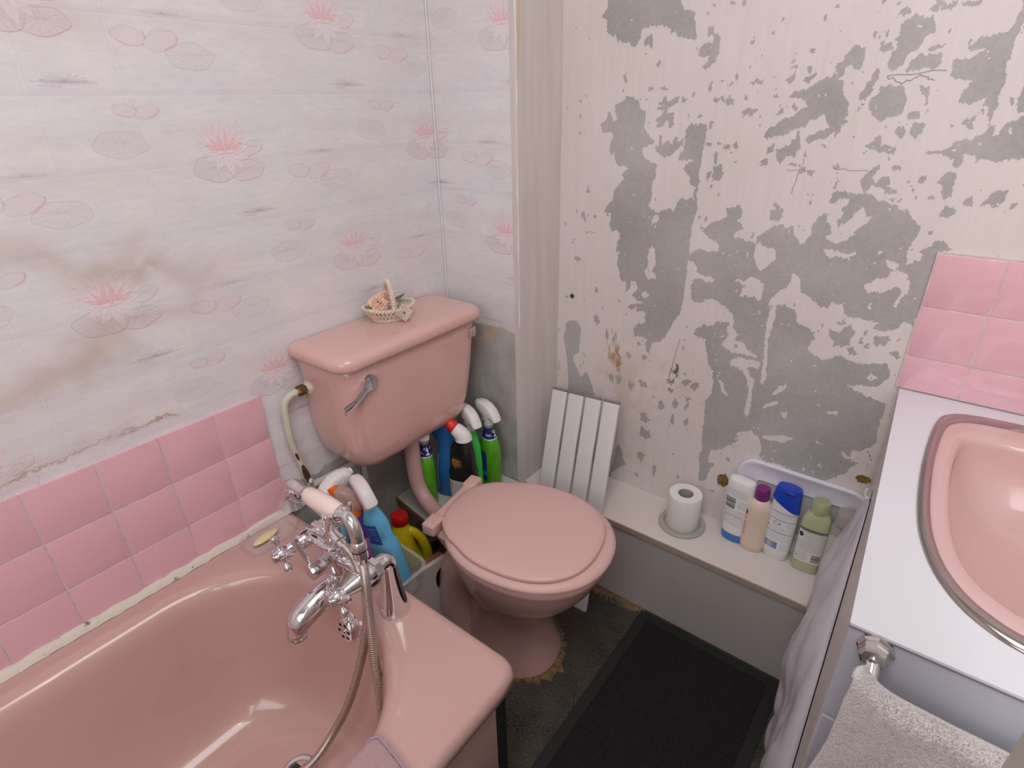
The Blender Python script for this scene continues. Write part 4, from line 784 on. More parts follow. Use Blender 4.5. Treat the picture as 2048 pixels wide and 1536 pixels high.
def patch(path, i0, i1, rad, a0, a1, seed):
    r = random.Random(seed); P = path[i0:i1 + 1]; rings = []
    for k, p in enumerate(P):
        d = (path[min(i0 + k + 1, len(path) - 1)] - path[max(i0 + k - 1, 0)]).normalized(); u, v, _ = frame(d); e = 0.25 + math.sin(PI * (k + .3) / (len(P) - .4)) * r.uniform(0.6, 1.0)
        m_ = (a0 + a1) / 2; h_ = (a1 - a0) / 2 * e; rings.append([p + (u * math.cos(m_ + h_ * (j / 4 - 1)) + v * math.sin(m_ + h_ * (j / 4 - 1))) * rad for j in range(9)])
    return loft(rings, False, False, False)
obj('paint_chip', patch(pp, 9, 15, 0.0086, 0.3, 1.9, 2), RUST, wp); obj('paint_chip', patch(pp, 48, 58, 0.0086, -0.5, 1.3, 5), RUST, wp); obj('paint_chip', patch(pp, 43, 46, 0.0085, 0.2, 1.0, 8), RUST, wp)
vp_ = obj('vertical_drop', tube([(0.012, 0.335, 0.462), (0.012, 0.336, 0.30)], 0.008, 14), PIPE, wp)

# ================================================================== boxed-in shelf along the stripped wall, corner board, low box
SZ = 0.273
sh = empty('boxed_shelf', (0.70, 0.80, 0), 'long low white boxed-in shelf under the stripped wall', 'shelf')
obj('shelf_board', box(0.2690, 1.125, 0.7245, 0.8990, SZ - 0.017, SZ, 0.0008, 1), WHITE_LAM, sh)
obj('edge_band', box(0.2690, 1.110, 0.7210, 0.7244, SZ - 0.017, SZ - 0.0006, 0.0005, 1), mat('grubby_edge', (176, 160, 148), 0.6, noise=0.15, nscale=30, stretch=(1, 1, 6)), sh)
obj('front_panel', box(0.30, 1.110, 0.727, 0.737, 0.003, SZ - 0.0175), mat('grey_board_face', (186, 178, 175), 0.55, noise=0.04, nscale=8), sh, smooth=False)
tag(obj('skirting_offcut', box(1.076, 1.100, 0.672, 0.7205, 0.001, 0.022, 0.0015), mat('white_gloss_wood', (226, 222, 220), 0.4)), 'short white skirting offcut on the floor between mat and bag', 'offcut')
cb = empty('corner_board', (0.13, 0.55, 0), 'white chipboard corner shelf behind the toilet holding cleaning bottles', 'shelf')
obj('board', hexa([(0.002, 0.437, SZ - 0.020), (0.232, 0.400, SZ - 0.020), (0.290, 0.714, SZ - 0.020), (0.002, 0.714, SZ - 0.020), (0.002, 0.437, SZ - 0.004), (0.232, 0.400, SZ - 0.004), (0.290, 0.714, SZ - 0.004), (0.002, 0.714, SZ - 0.004)], 0.0008, 1), mat('greenish_white_laminate', (214, 216, 208), 0.4), cb)
obj('chipboard_edge', hexa([(0.002, 0.4335, SZ - 0.020), (0.232, 0.3965, SZ - 0.020), (0.232, 0.3999, SZ - 0.020), (0.002, 0.4369, SZ - 0.020), (0.002, 0.4335, SZ - 0.005), (0.232, 0.3965, SZ - 0.005), (0.232, 0.3999, SZ - 0.005), (0.002, 0.4369, SZ - 0.005)]), mat('chipboard', (150, 108, 80), 0.9, noise=0.4, nscale=120), cb, smooth=False)
for x, y in ((0.02, 0.69), (0.24, 0.44), (0.27, 0.69)): obj('board_leg', box(x - 0.012, x + 0.012, y - 0.012, y + 0.012, 0.002, SZ - 0.0205), mat('softwood', (176, 138, 100), 0.8), cb, smooth=False)
lb = empty('pipe_box', (0.2, 0.28, 0), 'low white panelled pipe box behind the bath end with bare chipboard edge', 'box')
obj('white_panel', hexa([(0.246, 0.125, 0.003), (0.258, 0.123, 0.003), (0.296, 0.395, 0.003), (0.284, 0.397, 0.003), (0.246, 0.125, 0.262), (0.258, 0.123, 0.262), (0.296, 0.395, 0.262), (0.284, 0.397, 0.262)], 0.001, 1), WHITE_LAM, lb)
obj('bare_edge', hexa([(0.228, 0.127, 0.236), (0.2455, 0.125, 0.236), (0.2835, 0.397, 0.236), (0.266, 0.399, 0.236), (0.228, 0.127, 0.2600), (0.2455, 0.125, 0.2600), (0.2835, 0.397, 0.2600), (0.266, 0.399, 0.2600)]), mat('reddish_batten', (164, 112, 82), 0.8, noise=0.2, nscale=60), lb, smooth=False)
obj('ledge_board', box(0.004, 0.232, 0.116, 0.262, 0.246, 0.2585), mat('chipboard', (150, 108, 80)), lb, smooth=False)

# ================================================================== bottles
def body(rings, N=40):
    """rings: (z, a, b, n[, cx, cy])"""
    return loft([sell(r[4] if len(r) > 4 else 0, r[5] if len(r) > 5 else 0, r[0], r[1], r[2], r[3], N) for r in rings])
def at(rings, z):
    for a, b in zip(rings[:-1], rings[1:]):
        if a[0] <= z <= b[0]:
            t = (z - a[0]) / max(1e-6, b[0] - a[0]); A = list(a) + [0, 0][:6 - len(a)] if len(a) < 6 else a; B = list(b) + [0, 0][:6 - len(b)] if len(b) < 6 else b
            return [x + (y - x) * t for x, y in zip(A, B)]
    return list(rings[-1]) + [0, 0]
def label(name, rings, z0, z1, t0, t1, m, parent, off=0.0006, nu=20, nv=10, z0r=None, z1r=None):
    """printed label lying on the body between angles t0..t1 (local), uv 0..1"""
    V = []; UV = []; F = []
    for j in range(nv + 1):
        for i in range(nu + 1):
            u, v = i / nu, j / nv; za = z0 + (z0r - z0 if z0r else 0) * u; zb = z1 + (z1r - z1 if z1r else 0) * u; z = za + (zb - za) * v; t = t0 + (t1 - t0) * u; r = at(rings, z); c, s = math.cos(t), math.sin(t)
            e = 2 / r[3]; V.append(Vector((r[4] + (r[1] + off) * math.copysign(abs(c) ** e, c), r[5] + (r[2] + off) * math.copysign(abs(s) ** e, s), z))); UV.append((u, v))
    for j in range(nv):
        for i in range(nu): a = j * (nu + 1) + i; F.append((a, a + 1, a + nu + 2, a + nu + 1))
    me = bpy.data.meshes.new(name); me.from_pydata([tuple(v) for v in V], [], F); l = me.uv_layers.new(name='UVMap')
    for lp in me.loops: l.data[lp.index].uv = UV[lp.vertex_index]
    for p in me.polygons: p.use_smooth = True
    me.materials.append(m); o = bpy.data.objects.new(name, me); COL.objects.link(o); o.parent = parent
    return o
def part(name, g, m, parent, auto=40): return obj(name, g, m, parent, world=False, auto=auto)
def lab_mat(name, w_, h, bg, fn, rough=0.35):
    c = Canvas(w_, h, bg); fn(c); return img_mat(name, make_img(name, np.clip(c.a, 0, 1)), rough, spec=0.4)
def trigger(root, z, m, s=1.0, m2=None, yaw=0.0):
    """trigger spray head, nozzle toward local -x"""
    rc = m2 or m
    cap = part('spray_collar', mv(lathe([(0.0135 * s, 0), (0.0145 * s, 0.002), (0.0138 * s, 0.020 * s), (0.011 * s, 0.022 * s)], 22), (0, 0, z)), rc, root)
    o = [(-0.009, 0.012), (-0.012, 0.028), (-0.027, 0.036), (-0.041, 0.043), (-0.044, 0.058), (-0.040, 0.068), (-0.018, 0.073), (0.006, 0.070), (0.026, 0.058), (0.041, 0.038), (0.045, 0.026), (0.040, 0.021), (0.022, 0.026), (0.011, 0.022), (0.010, 0.012)]
    hd = part('spray_head', mv(xf(prism(o, 0.031, 0.009, 3), Matrix.Scale(s, 4)), (0, 0, z)), m, root)
    t = [(-0.012, 0.036), (-0.022, 0.036), (-0.027, 0.020), (-0.030, 0.002), (-0.026, 0.000), (-0.021, 0.018)]
    part('trigger', mv(xf(prism(t, 0.012, 0.002, 1), Matrix.Scale(s, 4)), (0, 0, z)), m, hd)
    part('nozzle', mv(xf(align(lathe([(0.0085, 0), (0.0085, 0.006), (0.0, 0.0065)], 12), (-0.042, 0, 0.057), (-1, 0, 0.1)), Matrix.Scale(s, 4)), (0, 0, z)), m, hd)
    hd.rotation_euler = (0, 0, yaw)
GREENL = mat('green_liquid_plastic', (104, 190, 44), 0.22, trans=0.12, noise=0.25, nscale=14, stretch=(4, 4, 1), coat=0.3)
CLEARP = mat('clear_plastic', (236, 240, 236), 0.12, trans=0.92, ior=1.35)
def green_lab(c):
    c.rect(0, 0, 128, 26, (32, 60, 140)); c.rect(0, 0, 128, 170, (38, 66, 150)); c.lines(10, 14, 90, 12, 7, (70, 150, 210), 0.8); c.rect(0, 112, 128, 28, (40, 160, 200)); c.lines(16, 120, 70, 2, 7, (24, 70, 120), 0.9, 2, 4); c.lines(30, 150, 60, 1, 6, (220, 230, 240), 0.9, 4, 6); c.stroke([(1, 0), (1, 169)], 2, (170, 210, 220)); c.stroke([(126, 0), (126, 169)], 2, (170, 210, 220))
M_GLAB = lab_mat('green_spray_label', 128, 170, (38, 66, 150), green_lab)
def neck_lab(c):
    c.text("n's", 150, 14, 5, (250, 250, 250)); c.text('no.', 92, 44, 5, (250, 250, 250)); c.text('1', 165, 26, 11, (250, 250, 250)); c.rect(0, 90, 320, 6, (235, 235, 240)); c.rect(0, 0, 320, 4, (60, 50, 120))
M_NLAB = lab_mat('blue_neck_label', 320, 96, (44, 38, 120), neck_lab)
def green_spray(loc, rz, lab):
    b = empty('spray_bottle', loc, lab, 'spray bottle', None, rz)
    R = [(0.0, 0.031, 0.021, 3), (0.003, 0.034, 0.024, 3), (0.05, 0.036, 0.025, 3), (0.125, 0.036, 0.025, 3), (0.150, 0.034, 0.024, 2.8), (0.170, 0.024, 0.020, 2.4), (0.180, 0.0185, 0.017, 2.2), (0.205, 0.0155, 0.0150, 2), (0.212, 0.0140, 0.0140, 2)]
    part('bottle_body', body(R), GREENL, b); label('neck_label', R, 0.172, 0.209, -PI * 0.98, PI * 0.98, M_NLAB, b, 0.0012, 40, 8); label('front_label', R, 0.030, 0.132, -PI * 0.80, -PI * 0.42, M_GLAB, b)
    part('neck_ring', mv(lathe([(0.0150, 0), (0.0150, 0.006), (0.0130, 0.007)], 22), (0, 0, 0.211)), mat('grey_neck', (150, 160, 160), 0.35), b)
    trigger(b, 0.215, WHITE_PL, 1.0)
    return b
CBZ = SZ - 0.0035
green_spray((0.192, 0.655, CBZ), math.radians(-10), 'green spray cleaner bottle with blue neck band, nearest the wall corner')
green_spray((0.104, 0.478, CBZ), math.radians(-40), 'green spray cleaner bottle half hidden behind the pink flush pipe')
# bright green spray behind the black bottle
bg = empty('spray_bottle', (0.168, 0.602, CBZ), 'opaque bright green spray bottle with white head behind the black bottle', 'spray bottle', None, math.radians(-15))
R = [(0.0, 0.030, 0.022, 2.6), (0.003, 0.033, 0.025, 2.6), (0.10, 0.033, 0.025, 2.6), (0.16, 0.030, 0.023, 2.4), (0.195, 0.020, 0.018, 2.2), (0.215, 0.0135, 0.0135, 2)]
part('bottle_body', body(R), mat('bright_green_plastic', (64, 200, 84), 0.3), bg); trigger(bg, 0.213, WHITE_PL, 1.0)
def gtag(c): c.lines(6, 8, 40, 16, 9, (90, 110, 100), 0.8); c.stroke([(20, 90), (36, 106)], 5, (190, 40, 40)); c.stroke([(36, 90), (20, 106)], 5, (190, 40, 40)); c.barcode(10, 130, 34, 50)
label('front_label', R, 0.015, 0.14, -PI * 0.62, -PI * 0.38, lab_mat('green_tag_label', 56, 200, (196, 214, 200), gtag), bg)
# black toilet cleaner with angled neck
bk = empty('toilet_cleaner_bottle', (0.190, 0.540, CBZ), 'black toilet cleaner bottle with bent white neck and red cap', 'bottle', None, math.radians(18))
R = [(0.0, 0.036, 0.024, 3), (0.004, 0.040, 0.027, 3), (0.06, 0.041, 0.028, 3), (0.115, 0.041, 0.028, 3), (0.135, 0.037, 0.026, 2.8), (0.165, 0.036, 0.026, 2.6), (0.195, 0.032, 0.024, 2.4), (0.215, 0.026, 0.021, 2.2, 0.004, 0), (0.228, 0.021, 0.019, 2, 0.007, 0)]
part('bottle_body', body(R), mat('black_plastic', (28, 26, 28), 0.25, coat=0.3), bk)
def blk1(c):
    for k in range(60): r = random.Random(k); t = r.uniform(0, 2 * PI); l = r.uniform(20, 44); c.stroke([(70, 50), (70 + l * math.cos(t), 50 + 0.8 * l * math.sin(t))], 6, (226, 176, 40), 0.30)
    c.rect(56, 42, 34, 20, (150, 30, 30)); c.lines(58, 46, 30, 3, 5, (230, 190, 160), 0.9, 2, 3); c.lines(52, 32, 40, 2, 5, (230, 220, 200), 0.8, 2, 5); c.lines(20, 108, 120, 4, 9, (110, 96, 60), 0.6, 1, 8)
label('back_label', R, 0.105, 0.185, -PI * 0.80, -PI * 0.30, lab_mat('black_bottle_flash', 160, 140, (30, 28, 30), blk1), bk)
def blk2(c):
    c.rect(0, 0, 160, 150, (206, 204, 204)); c.stroke([(36, 8), (58, 30), (36, 52), (14, 30), (36, 8)], 4, (206, 60, 50)); c.stroke([(26, 30), (46, 28)], 3, (30, 30, 30)); c.lines(70, 10, 80, 7, 6, (90, 90, 90), 0.8); c.lines(10, 104, 140, 7, 6, (90, 90, 90), 0.8, 1, 5); c.lines(62, 62, 90, 5, 7, (110, 110, 110), 0.7, 1, 7)
label('info_label', R, 0.012, 0.095, -PI * 0.80, -PI * 0.34, lab_mat('black_bottle_info', 160, 150, (206, 204, 204), blk2), bk)
def blk3(c): c.lines(8, 8, 44, 5, 6, (90, 90, 90), 0.8); c.barcode(10, 50, 40, 70, vert=True)
label('side_label', R, 0.028, 0.085, -PI * 0.24, -PI * 0.06, lab_mat('black_bottle_barcode', 60, 130, (214, 212, 212), blk3), bk)
nk = spline([(0.007, 0, 0.222), (0.006, 0, 0.230), (-0.002, 0, 0.240), (-0.012, 0, 0.248), (-0.018, 0, 0.252)], 14)
part('neck', tube(nk, [0.0245 - 0.0065 * k / 14 for k in range(15)], 22), WHITE_PL, bk)
part('cap', align(lathe([(0.0165, 0.0), (0.0175, 0.002), (0.0150, 0.022), (0.0105, 0.034), (0.0085, 0.036), (0.0, 0.0365)], 20), (-0.016, 0, 0.250), (-0.72, 0, 0.70)), mat('red_cap', (226, 42, 34), 0.3), bk)
# blue bottle with waisted top
bl = empty('cleaner_bottle', (0.112, 0.555, CBZ), 'waisted plain blue cleaner bottle under the cistern', 'bottle', None, math.radians(20))
R = [(0.0, 0.032, 0.026, 2.6), (0.004, 0.036, 0.029, 2.6), (0.10, 0.035, 0.028, 2.6), (0.15, 0.026, 0.022, 2.4), (0.175, 0.022, 0.020, 2.2), (0.205, 0.034, 0.020, 2.2, -0.010, 0), (0.23, 0.036, 0.018, 2.2, -0.016, 0), (0.24, 0.030, 0.014, 2.2, -0.018, 0)]
part('bottle_body', body(R), mat('mid_blue_plastic', (50, 116, 190), 0.35), bl)
label('front_label', R, 0.02, 0.145, -PI * 0.99, -PI * 0.66, lab_mat('blue_bottle_label', 100, 200, (164, 174, 176), lambda c: c.lines(10, 20, 60, 18, 9, (120, 130, 134), 0.8)), bl)

# ---- sprays in the plastic tub at the bath end
tubz = 0.2595
tb = tag(obj('plastic_tub', loft([sell(0.218, 0.195, tubz, 0.085, 0.050, 5, 56), sell(0.218, 0.195, tubz, 0.092, 0.056, 5, 56), sell(0.219, 0.196, tubz + 0.068, 0.110, 0.063, 5, 56), sell(0.219, 0.196, tubz + 0.069, 0.116, 0.069, 5, 56), sell(0.219, 0.196, tubz + 0.072, 0.116, 0.069, 5, 56), sell(0.219, 0.196, tubz + 0.072, 0.107, 0.060, 5, 56), sell(0.218, 0.195, tubz + 0.003, 0.089, 0.053, 5, 56)]), mat('cloudy_clear_plastic', (226, 222, 214), 0.2, alpha=0.30), auto=30), 'clear plastic tub holding spray bottles at the bath end', 'tub')
TB = tubz + 0.0035
b2 = empty('spray_bottle', (0.252, 0.219, TB), 'light blue spray bottle with white head in the clear tub', 'spray bottle', None, math.radians(20)); b2.rotation_euler = (math.radians(5), math.radians(-9), math.radians(10)); b2.scale = (1.08, 1.08, 1.12)
R = [(0.0, 0.030, 0.021, 3), (0.004, 0.034, 0.024, 3), (0.08, 0.035, 0.025, 3), (0.12, 0.033, 0.024, 3), (0.128, 0.028, 0.021, 2.6), (0.165, 0.029, 0.022, 2.6), (0.185, 0.024, 0.020, 2.3), (0.200, 0.0165, 0.016, 2), (0.21, 0.0135, 0.0135, 2)]
part('bottle_body', body(R), mat('sky_blue_plastic', (104, 190, 232), 0.28, coat=0.2), b2); trigger(b2, 0.207, WHITE_PL, 0.95, yaw=math.radians(-28))
def blue_lab(c):
    c.rect(0, 0, 160, 200, (110, 190, 228)); c.rect(30, 6, 90, 62, (44, 92, 176)); c.lines(42, 16, 64, 5, 9, (214, 228, 244), 0.9, 2)
    r = random.Random(5)
    for k in range(160): c.rect(r.randint(0, 158), r.randint(75, 140), 2, 2, (70, 120, 200), 0.7)
    for k, cc in enumerate(((230, 60, 70), (90, 190, 70), (240, 190, 60))): c.stroke([(96 + k * 9, 140 - 5 * k), (100 + k * 9, 132 - 3 * k)], 9, cc)
    c.stroke([(90, 195), (100, 160), (112, 150), (118, 165), (108, 180), (126, 190), (140, 160)], 4, (240, 246, 250)); c.stroke([(120, 200), (146, 176)], 3, (40, 80, 170))
label('front_label', R, 0.02, 0.180, -PI * 0.82, -PI * 0.12, lab_mat('blue_spray_label', 160, 200, (110, 190, 228), blue_lab), b2, 0.0007, 24, 16)
b3 = empty('spray_bottle', (0.198, 0.188, TB), 'purple spray bottle with orange collar and clear hood in the tub', 'spray bottle'); b3.rotation_euler = (math.radians(3), math.radians(-4), math.radians(32)); b3.scale = (1.0, 1.0, 1.07)
R = [(0.0, 0.026, 0.021, 2.4), (0.004, 0.029, 0.024, 2.4), (0.09, 0.030, 0.025, 2.4), (0.15, 0.026, 0.023, 2.3), (0.185, 0.020, 0.019, 2.1), (0.200, 0.0175, 0.0170, 2)]
part('bottle_body', body(R), mat('purple_plastic', (110, 60, 150), 0.28), b3)
def pur(c):
    for y in range(200): c.rect(0, y, 160, 1, (92 + 0.5 * y, 60, 158 - 0.2 * y))
    for k in range(26): c.stroke([(20 + k * 6, 200), (50 + k * 4, 120), (90 + k * 2, 40)], 2, (240, 200, 226), 0.45)
label('front_label', R, 0.01, 0.175, -PI * 0.9, PI * 0.1, lab_mat('purple_spray_label', 160, 200, (110, 60, 150), pur), b3, 0.0006, 26, 16)
OR = mat('orange_plastic', (240, 112, 30), 0.35)
part('collar', mv(lathe([(0.0185, 0), (0.0200, 0.003), (0.0195, 0.016), (0.016, 0.026), (0.012, 0.028)], 24), (0, 0, 0.198)), OR, b3)
part('clear_hood', mv(prism([(-0.010, 0.018), (-0.018, 0.040), (-0.034, 0.058), (-0.030, 0.072), (-0.008, 0.070), (0.012, 0.054), (0.024, 0.030), (0.022, 0.016)], 0.030, 0.008, 3), (0, 0, 0.198)), mat('smoky_hood', (226, 196, 188), 0.2, trans=0.5, ior=1.3), b3)
part('nozzle', mv(box(-0.046, -0.026, -0.009, 0.009, 0.056, 0.074, 0.003), (0, 0, 0.198)), OR, b3)
b4 = empty('spray_bottle', (0.141, 0.160, TB), 'spray bottle at the rear of the tub, only its white head showing', 'spray bottle'); b4.rotation_euler = (0, 0, math.radians(-90))
R = [(0.0, 0.026, 0.020, 2.6), (0.004, 0.029, 0.022, 2.6), (0.15, 0.029, 0.022, 2.6), (0.19, 0.020, 0.018, 2.2), (0.228, 0.0145, 0.0145, 2)]
part('bottle_body', body(R), mat('pale_blue_plastic', (150, 196, 224), 0.3), b4); trigger(b4, 0.226, WHITE_PL, 1.08)
# ---- yellow jug in the pipe box
jg = empty('bleach_jug', (0.124, 0.366, 0.001), 'yellow jug with moulded handle and red cap in the pipe box', 'jug', None, math.radians(38)); jg.scale = (1.08, 1.0, 1.12)
YEL = mat('yellow_plastic', (226, 204, 30), 0.32)
R = [(0.002, 0.050, 0.040, 3.2), (0.006, 0.055, 0.045, 3.2), (0.09, 0.056, 0.046, 3.2), (0.125, 0.046, 0.045, 3.0, -0.009, 0), (0.17, 0.036, 0.043, 2.6, -0.019, 0), (0.205, 0.033, 0.036, 2.4, -0.018, 0), (0.236, 0.022, 0.022, 2.1, -0.016, 0), (0.246, 0.019, 0.019, 2, -0.016, 0), (0.256, 0.018, 0.018, 2, -0.016, 0)]
part('jug_body', body(R), YEL, jg)
part('cap', mv(lathe([(0.0215, 0.0), (0.0225, 0.002), (0.0220, 0.024), (0.0195, 0.027), (0.0, 0.0275)], 24), (-0.016, 0, 0.250)), mat('red_screw_cap', (200, 28, 34), 0.4, bump=0.3, bscale=200), jg)
part('handle', tube(spline([(-0.008, 0, 0.226), (0.012, 0, 0.220), (0.032, 0, 0.200), (0.044, 0, 0.165), (0.047, 0, 0.130), (0.045, 0, 0.095), (0.040, 0, 0.075)], 24), 0.0125, 16), YEL, jg)
#part('handle_recess', mv(prism([(0.0, 0.205), (0.022, 0.195), (0.036, 0.170), (0.038, 0.120), (0.022, 0.100), (-0.012, 0.120), (-0.016, 0.170)], 0.003, 0.001, 1), (0, -0.0465, 0)), mat('shaded_yellow_moulding', (190, 170, 22), 0.4), jg)

# ---- soap box on the bath corner
sb_ = empty('soap_dish', (0.066, 0.022, 0.4372), 'clear plastic soap box on the bath corner by the tiles', 'soap dish', None, math.radians(3))
def rr2(a, b, z, n=4.5): return sell(0, 0, z, a, b, n, 48)
part('tray', loft([rr2(0.030, 0.052, 0.0), rr2(0.033, 0.055, 0.001), rr2(0.036, 0.060, 0.024), rr2(0.0345, 0.0585, 0.024), rr2(0.0315, 0.0535, 0.003)]), mat('clear_soap_box', (240, 230, 226), 0.15, alpha=0.22), sb_, 30)
sp_ = tag(obj('soap_bar', xf(sphere((0, 0, 0), 1.0, 24, 12, (0.012, 0.033, 0.0062)), Matrix.Translation((0.063, 0.014, 0.4475)) @ Matrix.Rotation(math.radians(8), 4, 'Z')), mat('cream_soap', (232, 216, 164), 0.45)), 'thin worn bar of cream soap inside the clear soap box', 'soap')

# ---- flower basket on the cistern lid
bk_c = Vector((0.072, 0.440, 0.8502))
bs = empty('flower_basket', bk_c, 'small cream wicker basket of peach roses standing on the cistern lid', 'basket', None, math.radians(64))
WIC = mat('cream_wicker', (232, 216, 198), 0.7, noise=0.15, nscale=60)
bx_, by_ = 0.062, 0.040
def bel(s, z, t): return Vector((bx_ * s * math.cos(t), by_ * s * math.sin(t), z + 0.006 * abs(math.cos(t)) ** 3 * (z / 0.03)))
gs = []
for k in range(34):                                        # slanted stakes
    t = 2 * PI * k / 34; gs.append(tube([bel(0.62, 0.003, t), bel(0.82, 0.014, t + 0.13), bel(1.0, 0.030, t + 0.24)], 0.0027, 6)); gs.append(tube([bel(0.62, 0.003, t), bel(0.83, 0.014, t - 0.10), bel(1.0, 0.030, t - 0.2)], 0.0022, 6))
part('woven_side', join(*gs), WIC, bs)
part('base', loft([sell(0, 0, 0.0, 0.040, 0.026, 2, 36), sell(0, 0, 0.005, 0.041, 0.027, 2, 36)]), WIC, bs)
def rope(pf, n, r, tw, m_=2):
    out = []
    for q_ in range(m_):
        P = []
        for k in range(n + 1):
            p, u, v = pf(k / n); a = tw * k / n + PI * 2 * q_ / m_; P.append(p + u * r * math.cos(a) + v * r * math.sin(a))
        out.append(tube(P, r * 0.95, 6))
    return join(*out)
def rim(f): t = 2 * PI * f; return bel(1.0, 0.031, t), Vector((math.cos(t), math.sin(t), 0)), Vector((0, 0, 1))
part('braided_rim', rope(rim, 150, 0.0028, 2 * PI * 24), WIC, bs)
part('foot_braid', rope(lambda f: (bel(0.66, 0.0035, 2 * PI * f), Vector((math.cos(2 * PI * f), math.sin(2 * PI * f), 0)), Vector((0, 0, 1))), 120, 0.0026, 2 * PI * 20), WIC, bs)
def arch(f): t = PI * f; return Vector((0.004, -by_ * math.cos(t) * 0.98, 0.030 + 0.064 * math.sin(t))), Vector((1, 0, 0)), Vector((0, -math.cos(t), math.sin(t)))
part('handle', rope(arch, 110, 0.0036, 2 * PI * 16), WIC, bs)
dm = []
for k in range(4):
    s = 0.020 - 0.0045 * k; c_ = Vector((0.026, -0.040 + 0.0, 0.024)); P = [c_ + Vector((s * math.cos(q), -0.002 - 0.001 * k + 0.30 * s * math.sin(q), s * math.sin(q))) for q in (0, PI / 2, PI, 1.5 * PI, 2 * PI)]; dm.append(tube(P, 0.0017, 6))
part('diamond_weave', join(*dm), WIC, bs)
ROSE = mat('peach_silk_petal', (244, 204, 182), 0.7, noise=0.12, nscale=70, sheen=0.2); LEAF = mat('silk_leaf', (104, 130, 86), 0.7, noise=0.2, nscale=60)
def rose(c, r, d):
    gs = []
    for ring_, (n, rad, up, sc) in enumerate(((3, 0.25, 0.95, 0.45), (5, 0.5, 0.75, 0.62), (6, 0.8, 0.35, 0.75), (7, 1.0, 0.0, 0.72))):
        for k in range(n):
            t = 2 * PI * k / n + ring_ * 0.5
            def f(u, v, t=t, rad=rad, up=up, sc=sc):
                a = (u - 0.5) * 2.0; wd = math.sin(PI * min(0.96, 0.12 + v * 0.88)) ** 0.6 * sc * r * 0.75
                rr_ = r * (0.12 + rad * 0.8 * v + 0.10 * v * v); hz = r * (up * v * 0.8 - 0.12 * v * v * (1 + rad)) - 0.25 * wd * a * a * 0.4
                return Vector((rr_ * math.cos(t) - a * wd * math.sin(t), rr_ * math.sin(t) + a * wd * math.cos(t), hz + 0.06 * r * math.sin(a * 5 + t)))
            gs.append(grid(5, 5, f, 0.0006))
    return align(join(*gs), c, d)
MI = wm(bs).inverted()
def leaf(c, d, l, wd):
    u, v, d = frame(d)
    def f(a, b): s = math.sin(PI * b ** 0.8); return Vector(c) + d * l * b + u * (a - 0.5) * wd * s + v * (0.004 * abs(a - 0.5) - 0.003 * b)
    return grid(4, 6, f, 0.0005)
for nm, c_, r_, d_ in (('rose_bloom', (-0.028, -0.014, 0.050), 0.024, (-0.1, -0.6, 0.6)), ('rose_bloom', (-0.002, 0.004, 0.055), 0.022, (0.3, -0.5, 0.7)), ('rose_bud', (-0.032, -0.026, 0.040), 0.015, (-0.2, -0.8, 0.5))): part(nm, rose(c_, r_, d_), ROSE, bs)
for c_, d_ in (((-0.030, -0.008, 0.038), (-0.95, -0.3, 0.15)), ((0.014, 0.006, 0.044), (0.95, 0.2, 0.25)), ((-0.020, 0.010, 0.040), (-0.4, 0.9, 0.3))): part('leaf', leaf(c_, d_, 0.034, 0.020), LEAF, bs)
part('glass_cabochon', mv(xf(sphere((0, 0, 0), 1, 20, 10, (0.020, 0.014, 0.010)), Matrix.Identity(4)), (0.004, -0.016, 0.021)), mat('clear_glass', (246, 240, 244), 0.03, trans=0.9, ior=1.45), bs)

# ================================================================== leaning slatted board
SLB = Vector((0.0, 0.0, 0.0))
bl_, br_, tl_, tr_ = None, None, None, None
sl = empty('slatted_board', (0.46, 0.66, 0.0), 'white four slat duckboard leaning on the shelf in the alcove corner', 'slatted board')
up = Vector((-0.042, 0.2035, 0.585)).normalized(); rt = Vector((1.0, 0.0, 0.073)); rt = (rt - up * rt.dot(up)).normalized(); fr = rt.cross(up).normalized()
if fr.y > 0: fr = -fr
o0 = Vector((0.567, 0.6115, 0.004))                        # bottom right front corner
SW = 0.0490; GAP = 0.0075; LN = 0.617
def slat_g(x1, x0, l0, l1, d0, d1, bev):
    g = box(x0, x1, d0, d1, l0, l1, bev, 3); M_ = Matrix(((rt.x, -fr.x, up.x, o0.x), (rt.y, -fr.y, up.y, o0.y), (rt.z, -fr.z, up.z, o0.z), (0, 0, 0, 1))); return xf(g, M_)
SLW = mat('white_slat_enamel', (226, 224, 224), 0.32)
CAPG = mat('grey_end_cap', (134, 130, 126), 0.5)
for k in range(4):
    x1 = -k * (SW + GAP); s_ = obj('slat', slat_g(x1, x1 - SW, 0.0, LN, 0.0, 0.013, 0.0055), SLW, sl)
    obj('end_cap', slat_g(x1 - 0.0008, x1 - SW + 0.0008, LN - 0.003, LN + 0.005, 0.0006, 0.0126, 0.0028), CAPG, s_)
    obj('end_cap', slat_g(x1 - 0.0008, x1 - SW + 0.0008, -0.003, 0.004, 0.0006, 0.0126, 0.0028), CAPG, s_)
for l in (0.10, 0.44): obj('crossbar', slat_g(0.006, -4 * SW - 3 * GAP - 0.002, l, l + 0.045, 0.0132, 0.0245, 0.002), CAPG, sl)

